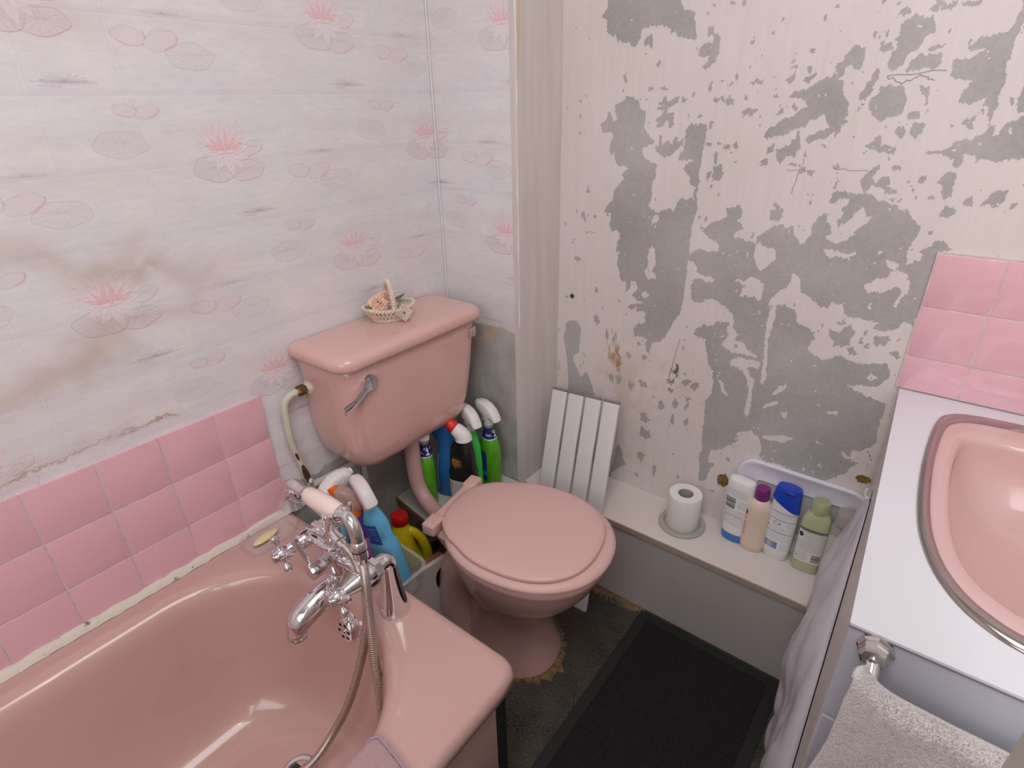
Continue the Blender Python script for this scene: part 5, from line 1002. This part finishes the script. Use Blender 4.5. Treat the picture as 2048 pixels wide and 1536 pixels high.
# ================================================================== toilet roll on a lid
RL = Vector((0.737, 0.822, SZ))
dish = tag(obj('plastic_dish', mv(lathe([(0.050, 0.0005), (0.061, 0.001), (0.062, 0.006), (0.060, 0.0085), (0.049, 0.0065), (0.047, 0.003), (0.0, 0.003)], 56), RL), mat('translucent_lid', (204, 198, 190), 0.35, trans=0.25), auto=30), 'translucent round plastic dish under the toilet roll', 'dish')
tr = empty('toilet_roll', RL + Vector((0, 0, 0.0035)), 'white embossed toilet roll standing on end on a plastic dish', 'toilet roll')
PAP = mat('white_tissue', (240, 236, 234), 0.9, bump=0.5, bscale=260)
part('paper', lathe([(0.0205, 0.001), (0.0425, 0.0), (0.0440, 0.003), (0.0440, 0.100), (0.0425, 0.1025), (0.0205, 0.102), (0.0205, 0.001)], 56, False, False), PAP, tr)
part('core', lathe([(0.0203, 0.002), (0.0203, 0.1012), (0.0190, 0.1012), (0.0190, 0.002)], 40, False, False), mat('card_core', (176, 172, 170), 0.9), tr)

# ================================================================== toiletries on the shelf
TS = SZ + 0.0003
def toiletry(loc, lab, rz=0.0): return empty('toiletry_bottle', loc, lab, 'bottle', None, rz)
t1 = toiletry((0.866, 0.852, TS), 'white bottle upended on its blue cap, leftmost of the shelf toiletries', math.radians(-6))
R = [(0.0245, 0.030, 0.0185, 2.4), (0.028, 0.0305, 0.019, 2.4), (0.06, 0.0335, 0.020, 2.4), (0.12, 0.0355, 0.0205, 2.5), (0.165, 0.0350, 0.0190, 2.6), (0.182, 0.0335, 0.0175, 2.8), (0.187, 0.0305, 0.0150, 3), (0.1885, 0.022, 0.009, 3)]
part('bottle_body', body(R), mat('white_gloss_plastic', (240, 238, 238), 0.25, coat=0.3), t1)
part('cap', loft([sell(0, 0, 0.0, 0.028, 0.0175, 2.4, 40), sell(0, 0, 0.002, 0.0295, 0.0185, 2.4, 40), sell(0, 0, 0.0235, 0.0302, 0.0187, 2.4, 40), sell(0, 0, 0.0245, 0.029, 0.0175, 2.4, 40)]), mat('blue_flip_cap', (62, 128, 200), 0.3), t1)
def l1(c): c.barcode(30, 62, 46, 70, vert=True); c.lines(26, 10, 90, 8, 6, (70, 70, 74), 0.9); c.lines(84, 70, 60, 8, 7, (60, 60, 64), 0.9, 1, 3); c.lines(24, 140, 116, 20, 6, (80, 80, 86), 0.85, 1, 6); c.lines(40, 180, 70, 2, 8, (30, 30, 34), 1, 2, 8)
label('print', R, 0.045, 0.165, -PI * 0.93, -PI * 0.10, lab_mat('white_bottle_print', 150, 270, (240, 238, 238), l1, 0.28), t1, 0.0004)
t2 = toiletry((0.9165, 0.851, TS), 'cream bottle with purple screw cap and script print on the shelf', math.radians(8))
R = [(0.0, 0.028, 0.024, 2.3), (0.003, 0.0305, 0.026, 2.3), (0.05, 0.0310, 0.0265, 2.3), (0.115, 0.0310, 0.0265, 2.3), (0.138, 0.0285, 0.0245, 2.2), (0.150, 0.020, 0.019, 2.1), (0.156, 0.0145, 0.0145, 2)]
part('bottle_body', body(R), mat('cream_peach_plastic', (236, 214, 196), 0.3, coat=0.2), t2)
part('cap', mv(lathe([(0.0165, 0.0), (0.0172, 0.001), (0.0166, 0.030), (0.0150, 0.0325), (0.0, 0.033)], 28), (0, 0, 0.1535)), mat('purple_cap', (130, 40, 122), 0.35), t2)
def l2(c):
    c.rect(0, 20, 40, 26, (120, 60, 110)); c.rect(0, 60, 36, 14, (150, 200, 210)); r = random.Random(3)
    for k in range(4): y = 100 + k * 22; c.stroke([(6, y), (16, y - 12), (24, y + 4), (34, y - 10), (42, y + 6)], 3.5, (176, 96, 130))
    c.lines(6, 196, 40, 3, 8, (150, 110, 120), 0.8); c.lines(150, 60, 10, 20, 8, (120, 80, 96), 0.9, 3, 6)
label('print', R, 0.015, 0.130, -PI * 0.97, -PI * 0.10, lab_mat('cream_bottle_print', 160, 230, (236, 214, 196), l2, 0.3), t2, 0.0004)
t3 = toiletry((0.973, 0.852, TS), 'white shampoo bottle with slanted royal blue flip cap on the shelf', math.radians(-4))
R = [(0.0, 0.027, 0.017, 2.4), (0.003, 0.030, 0.0185, 2.4), (0.05, 0.0325, 0.0195, 2.4), (0.11, 0.0335, 0.0200, 2.4), (0.150, 0.0320, 0.0195, 2.4), (0.172, 0.0300, 0.0185, 2.5), (0.182, 0.0285, 0.0175, 2.6)]
part('bottle_body', body(R), mat('white_gloss_plastic', (240, 238, 238)), t3)
RB = mat('royal_blue_cap', (34, 72, 196), 0.28, coat=0.3)
lo = sell(0, 0, 0, 0.0318, 0.0196, 2.5, 40)
cap_r = [[Vector((p.x * s_, p.y * s_, (0.163 - 0.50 * (p.x)) if k == 0 else zz)) for p in lo] for k, (s_, zz) in enumerate(((1.03, 0), (0.98, 0.190), (0.93, 0.206), (0.84, 0.212), (0.55, 0.2125)))]
ck = part('cap', loft(cap_r), RB, t3)
part('cap_thumb_dip', mv(xf(sphere((0, 0, 0), 1, 18, 9, (0.016, 0.004, 0.006)), Matrix.Identity(4)), (0.004, -0.0165, 0.203)), mat('deep_blue_moulding', (26, 54, 160), 0.3), ck)
def l3(c):
    B_ = (56, 92, 170)
    c.stroke([(10, 12), (150, 12)], 3, B_); c.lines(14, 18, 130, 5, 6, (130, 150, 200), 0.8); c.stroke([(8, 56), (150, 56)], 3, B_)
    for k in range(3): c.stroke([(20 + 52 * k + 12 * math.cos(t), 78 + 10 * math.sin(t)) for t in [i * PI / 6 for i in range(13)]], 2.5, B_, 0.9 if k < 2 else 0.4)
    c.rect(16, 100, 20, 18, B_, 0.7); c.lines(46, 100, 100, 5, 6, (130, 150, 200), 0.8, 1, 4); c.stroke([(6, 134), (148, 134)], 3, B_); c.lines(8, 140, 138, 8, 6, (130, 150, 206), 0.85, 1, 5)
    c.barcode(16, 200, 76, 42, B_); c.lines(98, 206, 40, 5, 8, B_, 0.6, 2, 7); c.lines(40, 252, 60, 1, 6, B_, 0.6)
label('print', R, 0.020, 0.150, -PI * 0.93, -PI * 0.10, lab_mat('shampoo_print', 160, 270, (240, 238, 238), l3, 0.28), t3, 0.0004)
t4 = toiletry((1.0445, 0.850, TS), 'pale green translucent shower gel bottle with clear cap on the shelf', math.radians(4))
R = [(0.0, 0.028, 0.018, 3), (0.003, 0.0305, 0.020, 3), (0.10, 0.0310, 0.0205, 3), (0.150, 0.0305, 0.0200, 3), (0.160, 0.029, 0.019, 2.8), (0.172, 0.0225, 0.0175, 2.4), (0.178, 0.0165, 0.016, 2)]
part('bottle_body', body(R), mat('pale_green_plastic', (206, 216, 158), 0.25, trans=0.18, coat=0.2, col2=(216, 220, 196), nscale=6), t4)
part('cap', mv(lathe([(0.0195, 0.0), (0.0205, 0.001), (0.0200, 0.026), (0.0185, 0.0285), (0.0, 0.029)], 28), (0, 0, 0.1755)), mat('clear_green_cap', (226, 230, 196), 0.15, trans=0.6, ior=1.3), t4)
part('cap_spout', mv(lathe([(0.009, 0.0), (0.009, 0.014), (0.004, 0.016), (0.0, 0.0165)], 18), (0.002, -0.004, 0.1785)), mat('lime_inner', (206, 216, 90), 0.4), t4)
def l4(c):
    for k in range(-4, 30): c.stroke([(k * 6, 16), (k * 6 + 10, 0)], 3, (34, 34, 34))
    c.rect(0, 0, 130, 4, (34, 34, 34)); c.stroke([(22 + 9 * math.cos(t), 46 + 9 * math.sin(t)) for t in [i * PI / 8 for i in range(17)]], 12, (30, 30, 30)); c.lines(44, 26, 80, 9, 6, (70, 70, 70), 0.9); c.lines(8, 84, 114, 12, 6, (80, 80, 80), 0.9, 1, 3); c.barcode(74, 166, 46, 50, vert=True); c.lines(8, 164, 56, 9, 7, (70, 70, 70), 0.9, 1, 6)
    c.stroke([(16, 190), (24, 204), (30, 190)], 2, (40, 40, 40))
label('info_label', R, 0.032, 0.130, -PI * 0.86, -PI * 0.14, lab_mat('gel_info_label', 130, 230, (232, 230, 224), l4), t4, 0.0006)
t5 = toiletry((1.100, 0.852, TS), 'frosted bottle with red print beside the grey bag, rightmost on the shelf', math.radians(10))
R = [(0.0, 0.024, 0.018, 2.4), (0.003, 0.0265, 0.0195, 2.4), (0.12, 0.0270, 0.020, 2.4), (0.155, 0.0255, 0.0195, 2.3), (0.166, 0.022, 0.018, 2.2)]
part('bottle_body', body(R), mat('frosted_plastic', (206, 202, 192), 0.35, trans=0.35, ior=1.3), t5)
part('cap', mv(lathe([(0.0220, 0.0), (0.0230, 0.001), (0.0215, 0.030), (0.0195, 0.033), (0.0, 0.034)], 28), (0, 0, 0.163)), mat('frosted_cap', (212, 204, 196), 0.25, trans=0.45, ior=1.3), t5)
def l5(c):
    RD = (190, 60, 44)
    for k in range(4): c.stroke([(70, 200 - 26 * k), (88, 192 - 26 * k), (74, 184 - 26 * k), (92, 178 - 26 * k)], 3.5, RD)
    c.rect(66, 84, 22, 34, (40, 38, 38)); c.lines(70, 88, 14, 5, 6, (220, 220, 220), 0.9, 2); c.stroke([(84, 80), (96, 66)], 14, (206, 76, 46)); c.stroke([(98, 64), (110, 56)], 3, (40, 50, 30)); c.lines(80, 24, 28, 4, 7, RD, 0.9, 2, 5)
label('print', R, 0.020, 0.135, -PI * 0.97, -PI * 0.03, lab_mat('frosted_print', 160, 220, (206, 202, 192), l5, 0.35), t5, 0.0004)
# white tray propped against the wall behind them
ty = empty('plastic_tray', (0.985, 0.886, SZ), 'white rounded plastic tray propped on the wall behind the toiletries', 'tray')
def rrect(x0, x1, z0, z1, r, n=8):
    out = []
    for cx, cz, a0 in ((x1 - r, z1 - r, 0), (x0 + r, z1 - r, PI / 2), (x0 + r, z0 + r, PI), (x1 - r, z0 + r, 1.5 * PI)):
        for k in range(n): t = a0 + PI / 2 * k / (n - 1); out.append((cx + r * math.cos(t), cz + r * math.sin(t)))
    return out
def tl(z): return 0.8855 + 0.010 * (z - SZ) / 0.23
def tring(ins, dy, r): return [Vector((x, tl(z) + dy, z)) for x, z in rrect(0.838 + ins, 1.140 - ins, SZ + 0.001 + ins, 0.503 - ins, r)]
TRW = mat('white_tray_gloss', (228, 224, 236), 0.22, coat=0.3)
obj('rim', loft([tring(0.0, 0.0025, 0.045), tring(0.0, -0.004, 0.045), tring(0.003, -0.0075, 0.043), tring(0.007, -0.0075, 0.040), tring(0.012, -0.0045, 0.036), tring(0.046, -0.0010, 0.012), tring(0.049, -0.0030, 0.010), tring(0.0525, -0.0030, 0.008), tring(0.054, 0.0008, 0.007)], True, False), TRW, ty)
obj('recessed_panel', loft([tring(0.053, 0.0015, 0.007), tring(0.053, 0.0005, 0.007)], True, True), mat('grey_tray_panel', (198, 198, 200), 0.4), ty, smooth=False)

# ================================================================== vanity unit with inset basin
van = empty('vanity_unit', (1.48, 0.55, 0), 'white laminate vanity unit with inset pink basin under the pink splashback', 'vanity')
VZ = 0.778
outer = [(1.152, 0.183), (1.838, 0.190), (1.838, 0.8935), (1.120, 0.8935)]
OUT = cspline([Vector((x, y, 0)) for x, y in [(1.49, 0.853), (1.33, 0.846), (1.243, 0.838), (1.205, 0.815), (1.190, 0.770), (1.184, 0.67), (1.184, 0.565), (1.190, 0.46), (1.202, 0.385), (1.226, 0.318), (1.266, 0.268), (1.33, 0.243), (1.49, 0.228), (1.65, 0.243), (1.714, 0.268), (1.754, 0.318), (1.778, 0.385), (1.790, 0.46), (1.796, 0.565), (1.796, 0.67), (1.790, 0.770), (1.775, 0.815), (1.737, 0.838), (1.65, 0.846)]], 5)
INN = cspline([Vector((x, y, 0)) for x, y in [(1.49, 0.765), (1.34, 0.758), (1.272, 0.750), (1.240, 0.728), (1.229, 0.69), (1.2245, 0.62), (1.2255, 0.54), (1.231, 0.46), (1.242, 0.395), (1.259, 0.352), (1.288, 0.322), (1.34, 0.304), (1.49, 0.292), (1.64, 0.304), (1.692, 0.322), (1.721, 0.352), (1.738, 0.395), (1.749, 0.46), (1.7545, 0.54), (1.7555, 0.62), (1.751, 0.69), (1.740, 0.728), (1.708, 0.750), (1.64, 0.758)]], 5)
def br(t, z, s=1.0):
    c_ = Vector((1.49, 0.53, 0)); return [Vector(((c_ + ((a + (b - a) * t) - c_) * s).x, (c_ + ((a + (b - a) * t) - c_) * s).y, z)) for a, b in zip(OUT, INN)]
ct = obj('countertop', flat_hole(outer, [(p.x, p.y) for p in br(0.12, 0)], VZ - 0.0035, VZ), mat('white_counter_laminate', (226, 226, 233), 0.28, coat=0.15), van, smooth=False)
obj('counter_edge', hexa([(1.1515, 0.1815, VZ - 0.0050), (1.838, 0.1885, VZ - 0.0050), (1.838, 0.1950, VZ - 0.0050), (1.1515, 0.1880, VZ - 0.0050), (1.1515, 0.1815, VZ - 0.0036), (1.838, 0.1885, VZ - 0.0036), (1.838, 0.1950, VZ - 0.0036), (1.1515, 0.1880, VZ - 0.0036)]), mat('counter_edge_strip', (120, 116, 124), 0.5), ct, smooth=False)
bas = obj('basin', loft([br(0.40, VZ + 0.0035), br(0.50, VZ + 0.0050), br(0.85, VZ + 0.0035), br(0.95, VZ + 0.001), br(1.0, VZ - 0.005), br(1.02, VZ - 0.012), br(1.03, VZ - 0.02), br(1.0, VZ - 0.055, 0.955), br(1.0, VZ - 0.095, 0.88), br(1.0, VZ - 0.125, 0.74), br(1.0, VZ - 0.138, 0.55), br(1.0, VZ - 0.143, 0.30), br(1.0, VZ - 0.146, 0.10)], False, True), mat('pink_basin_glaze', (216, 180, 178), 0.10, coat=0.6), van, auto=0)
obj('basin_trim', loft([br(0.0, VZ + 0.0002), br(0.02, VZ + 0.0035), br(0.10, VZ + 0.0065), br(0.22, VZ + 0.0072), br(0.32, VZ + 0.006), br(0.42, VZ + 0.0028)], False, False), mat('steel_trim', (176, 168, 164), 0.16, 1.0), bas, auto=0)
obj('basin_waste', mv(lathe([(0.024, 0.0), (0.025, 0.003), (0.020, 0.004), (0.016, 0.0)], 26), (1.49, 0.53, VZ - 0.1455)), CHROME, bas)
CABW = mat('grey_white_cabinet', (196, 196, 208), 0.4)
SIDEW = mat('white_cabinet_side', (214, 206, 202), 0.4)
obj('side_panel', hexa([(1.1535, 0.186, 0.004), (1.1705, 0.186, 0.004), (1.1405, 0.893, 0.004), (1.1225, 0.893, 0.004), (1.1535, 0.186, VZ - 0.0051), (1.1705, 0.186, VZ - 0.0051), (1.1405, 0.893, VZ - 0.0051), (1.1225, 0.893, VZ - 0.0051)]), SIDEW, van, smooth=False)
obj('side_panel', box(1.820, 1.837, 0.195, 0.893, 0.004, VZ - 0.0051), SIDEW, van, smooth=False)
obj('plinth', box(1.175, 1.819, 0.235, 0.250, 0.003, 0.09), SIDEW, van, smooth=False)
obj('fascia', hexa([(1.1525, 0.1835, 0.619), (1.838, 0.1905, 0.619), (1.838, 0.2075, 0.619), (1.1720, 0.2005, 0.619), (1.1525, 0.1835, VZ - 0.0051), (1.838, 0.1905, VZ - 0.0051), (1.838, 0.2075, VZ - 0.0051), (1.1720, 0.2005, VZ - 0.0051)], 0.0008, 1), CABW, van, smooth=False)
for x0, x1 in ((1.156, 1.494), (1.498, 1.836)):
    d_ = obj('door', box(x0, x1, 0.1842, 0.2045, 0.10, 0.612, 0.0015, 1), CABW, van, smooth=False)
    kx = x1 - 0.035 if x0 < 1.3 else x0 + 0.035
    obj('knob', align(lathe([(0.006, 0), (0.005, 0.010), (0.012, 0.016), (0.012, 0.022), (0.0, 0.025)], 16), (kx, 0.1842, 0.56), (0, -1, 0)), CHROME, d_)
# towel rail
ra_ = empty('towel_rail', (1.1825, 0.182, 0.758), 'chrome towel rail with octagonal flange on the vanity front', 'towel rail')
obj('flange', join(align(lathe([(0.0195, 0.0), (0.0195, 0.004), (0.0165, 0.006), (0.0165, 0.011), (0.0150, 0.013), (0.0150, 0.018), (0.0125, 0.0205), (0.0, 0.0210)], 8), (1.1825, 0.1832, 0.758), (0, -1, 0)), align(lathe([(0.0045, 0.0), (0.004, 0.003), (0.0, 0.0035)], 14), (1.1825, 0.1630, 0.758), (0, -1, 0))), CHROME_D, ra_, auto=20)
obj('post', tube([(1.1830, 0.170, 0.754), (1.1850, 0.145, 0.740), (1.1900, 0.126, 0.728)], 0.0080, 14), CHROME, ra_)
obj('bar', tube([(1.1880, 0.1260, 0.728), (1.78, 0.132, 0.728)], 0.0075, 14), CHROME, ra_)
obj('post', tube([(1.776, 0.189, 0.75), (1.776, 0.131, 0.728)], 0.0080, 14), CHROME, ra_)
# towel
def towel_f(u, v):
    """u along the bar, v: back hem (0) over the bar to front hem (1)"""
    x = 1.178 + 0.46 * u; e = math.exp(-u * 30)
    if v < 0.16: t = v / 0.16; y, z = 0.148 + 0.004 * math.sin(u * 30), 0.62 + 0.112 * t
    elif v < 0.34: t = (v - 0.16) / 0.18; a = PI * t; y, z = 0.129 + 0.019 * math.cos(a), 0.728 + 0.019 * math.sin(a) ** 0.8
    else: t = (v - 0.34) / 0.66; y, z = 0.110 - 0.016 * t - 0.010 * t * math.sin(u * 16 + 0.6), 0.728 - 0.52 * t
    fr_ = max(0.0, (v - 0.30) / 0.70)
    z += 0.026 * e * (1 - fr_) * (1 if v > 0.1 else 0.4)
    x += -0.080 * fr_ * math.exp(-u * 7) + 0.006 * math.sin(v * 16) * e
    nn = mnoise.noise(Vector((x * 26, z * 20, v * 7))) * 0.0035 + mnoise.noise(Vector((x * 90, z * 80, v * 20))) * 0.0006
    return Vector((x, y - nn * (1 + fr_), z + nn * 0.6))
TOW = mat('white_terry', (236, 228, 228), 0.95, bump=1.0, bscale=420, sheen=0.4, noise=0.06, nscale=200)
tow = tag(obj('towel', grid(90, 110, towel_f, -0.0085), TOW, auto=0), 'fluffy white towel draped over the rail on the vanity front', 'towel')
# towel pile: short loops, too many to count
def pile(base, n, seed, L, r0, m, name, parent=None, fn=None):
    r = random.Random(seed); V = []; F = []
    for k in range(n):
        p, nrm = fn(r); d = (nrm + Vector((r.uniform(-.7, .7), r.uniform(-.7, .7), r.uniform(-.7, .7)))).normalized(); u, v, d = frame(d); l = L * r.uniform(0.5, 1.2); i = len(V)
        V += [p + u * r0, p - u * r0 * 0.5 + v * r0 * 0.8, p - u * r0 * 0.5 - v * r0 * 0.8, p + d * l]; F += [(i, i + 1, i + 3), (i + 1, i + 2, i + 3), (i + 2, i, i + 3)]
    o = obj(name, (V, F), m, parent, smooth=False); o['kind'] = 'stuff'; return o
def tow_pt(r):
    u, v = r.random() * 0.42, 0.15 + r.random() * 0.85; a = towel_f(u, v); b = towel_f(u + 0.004, v); c_ = towel_f(u, v + 0.004); n = (b - a).cross(c_ - a).normalized()
    if n.y > 0.3 or (n.y > -0.2 and n.z < 0): n = -n
    return a, n
pile(None, 36000, 3, 0.0024, 0.00045, TOW, 'terry_loops', tow, tow_pt)
# bag on the vanity side
def bag_f(u, v):
    z = 0.655 * (1 - v) + 0.012 * v; wdt = 0.03 + 0.30 * min(1, (v * 1.45)) ** 0.75; yc = 0.655 - 0.20 * v
    y = yc + (u - 0.5) * 2 * wdt * 0.80; k = (y - 0.186) / 0.707; xs = 1.1535 + (1.1225 - 1.1535) * k
    bul = (0.052 - 0.022 * v) * (4 * u * (1 - u)) ** 0.5 * min(1.0, v * 2.2) * (1.0 if v < 0.85 else 1 - (v - 0.85) * 1.5)
    n = mnoise.noise(Vector((y * 11 + z * 3, z * 3.2, 1.7))) * 0.020 + abs(mnoise.noise(Vector((y * 24 - z * 8, z * 7, 4.1)))) * 0.016 + abs(mnoise.noise(Vector((y * 14 + z * 9, z * 9, 9.3)))) * 0.009
    return Vector((min(xs - 0.0015, xs - 0.002 - bul - n * min(1, v * 3 + .1) * (4 * u * (1 - u)) ** 0.6), y, z))
bag = empty('plastic_bag', (1.10, 0.55, 0.3), 'crumpled greyish white plastic bag hanging on the vanity side', 'bag')
obj('bag_skin', grid(60, 80, bag_f, 0.0006), mat('crinkled_bag', (212, 206, 214), 0.28, trans=0.12, ior=1.2, coat=0.2, bump=0.25, bscale=40), bag, auto=0)
obj('bag_hook', tube(spline([(1.132, 0.655, 0.652), (1.124, 0.655, 0.648), (1.122, 0.655, 0.660), (1.123, 0.655, 0.668)], 12), 0.0022, 8), WHITE_PL, bag)

# pink face cloth over the bath edge
def cloth_f(u, v):
    y = -0.124 - 0.20 * u; s = v * 0.26
    if s < 0.075: x, z = 0.706 - s, 0.4395
    elif s < 0.115: t = (s - 0.075) / 0.04; a = t * PI / 2; x, z = 0.631 - 0.020 * math.sin(a), 0.4395 - 0.026 * (1 - math.cos(a))
    else: x, z = 0.6085 - 0.012 * (s - 0.115) / 0.145, 0.4135 - (s - 0.115) * 0.97
    n = mnoise.noise(Vector((y * 40, s * 40, 2))) * 0.0022
    return Vector((x - 0.03 * (1 - v) * 0.2 - abs(n) * 0.4, y - 0.16 * max(0.0, v - 0.30) * (1 - u) - 0.012 * (1 - v) ** 4, z + 0.003 + abs(n)))
clo = empty('face_cloth', (0.66, -0.2, 0.44), 'mauve pink flannel draped over the bath edge', 'cloth')
obj('cloth', grid(40, 50, cloth_f, -0.0035), mat('mauve_terry', (196, 158, 160), 0.95, bump=1.0, bscale=380, sheen=0.3), clo, auto=0)
obj('hem', tube([cloth_f(0.012, k / 50) + Vector((0, 0.002, 0.002)) for k in range(51)], 0.0024, 8), mat('mauve_hem', (176, 150, 166), 0.9), clo)

# ================================================================== door mat
mt = empty('door_mat', (0.885, 0.2, 0), 'black ribbed doormat with rubber border on the worn floor', 'mat')
X0, X1, Y0, Y1 = 0.693, 1.074, 0.06, 0.718
obj('rubber_border', flat_hole([(X0, Y0), (X1, Y0), (X1, Y1), (X0, Y1)], [(X0 + 0.028, Y0 + 0.028), (X1 - 0.028, Y0 + 0.028), (X1 - 0.028, Y1 - 0.028), (X0 + 0.028, Y1 - 0.028)], 0.0005, 0.006), mat('mat_rubber', (34, 32, 33), 0.6), mt, smooth=False)
obj('pile_base', box(X0 + 0.0275, X1 - 0.0275, Y0 + 0.0275, Y1 - 0.0275, 0.0006, 0.0085), mat('mat_pile', (32, 30, 30), 0.95, bump=1.0, bscale=300), mt, smooth=False)
def mat_pt(r): return Vector((r.uniform(X0 + 0.029, X1 - 0.029), r.uniform(Y0 + 0.029, Y1 - 0.029), 0.008)), Vector((0, 0, 1))
pile(None, 26000, 5, 0.0055, 0.0007, mat('mat_fibre', (62, 60, 60), 0.8, col2=(24, 23, 23), nscale=300), 'pile_fibres', mt, mat_pt)

# ragged pale floor covering left round the pan and along the shelf base
RAG = mat('torn_floor_covering', (150, 122, 86), 0.95, col2=(92, 74, 52), nscale=70, bump=0.5, bscale=200)
def ragring():
    r = random.Random(9); N = 90; a = []; b = []
    for i in range(N):
        t = 2 * PI * i / N; e = r.uniform(0.004, 0.022) * (1.3 if t > 4.0 else 0.7) + 0.010 * (math.cos(t * 3 + 1) > 0.3)
        a.append(TM @ Vector((0.130 * math.cos(t), 0.108 * math.sin(t), 0.0016))); b.append(TM @ Vector(((0.134 + e) * math.cos(t), (0.112 + e) * math.sin(t), 0.0006)))
    return loft([a, b], False, False)
fl_r = tag(obj('torn_lino', ragring(), RAG, smooth=False), 'ragged remnant of tan floor covering round the toilet foot', 'floor covering')
def strip():
    r = random.Random(12); n = 120; a = []; b = []
    for i in range(n): x = 0.50 + 0.20 * i / (n - 1); a.append(Vector((x, 0.7265, 0.0025))); b.append(Vector((x + r.uniform(-.002, .002), 0.7265 - r.uniform(0.012, 0.026) - 0.008 * math.sin(x * 60), 0.0008)))
    return loft([a, b], False, False, False)
fs = tag(obj('torn_lino', strip(), RAG, smooth=False), 'ragged strip of tan floor covering along the shelf base', 'floor covering')
def fib(r):
    if r.random() < 0.55: t = r.uniform(-2.6, 1.7); e = r.uniform(0.0, 0.012); return TM @ Vector(((0.136 + e) * math.cos(t), (0.113 + e) * math.sin(t), 0.0012)), Vector((math.cos(t + TRZ) * 0.9, math.sin(t + TRZ) * 0.9, 0.55))
    return Vector((r.uniform(0.50, 0.70), r.uniform(0.695, 0.724), 0.0012)), Vector((r.uniform(-.3, .3), -0.9, 0.3))
pile(None, 700, 8, 0.016, 0.00035, mat('frayed_thread', (190, 170, 132), 0.9), 'frayed_threads', None, fib)
tag(bpy.data.objects['frayed_threads'], 'frayed pale threads sprouting from the torn floor covering', 'threads')
bpy.context.view_layer.update()
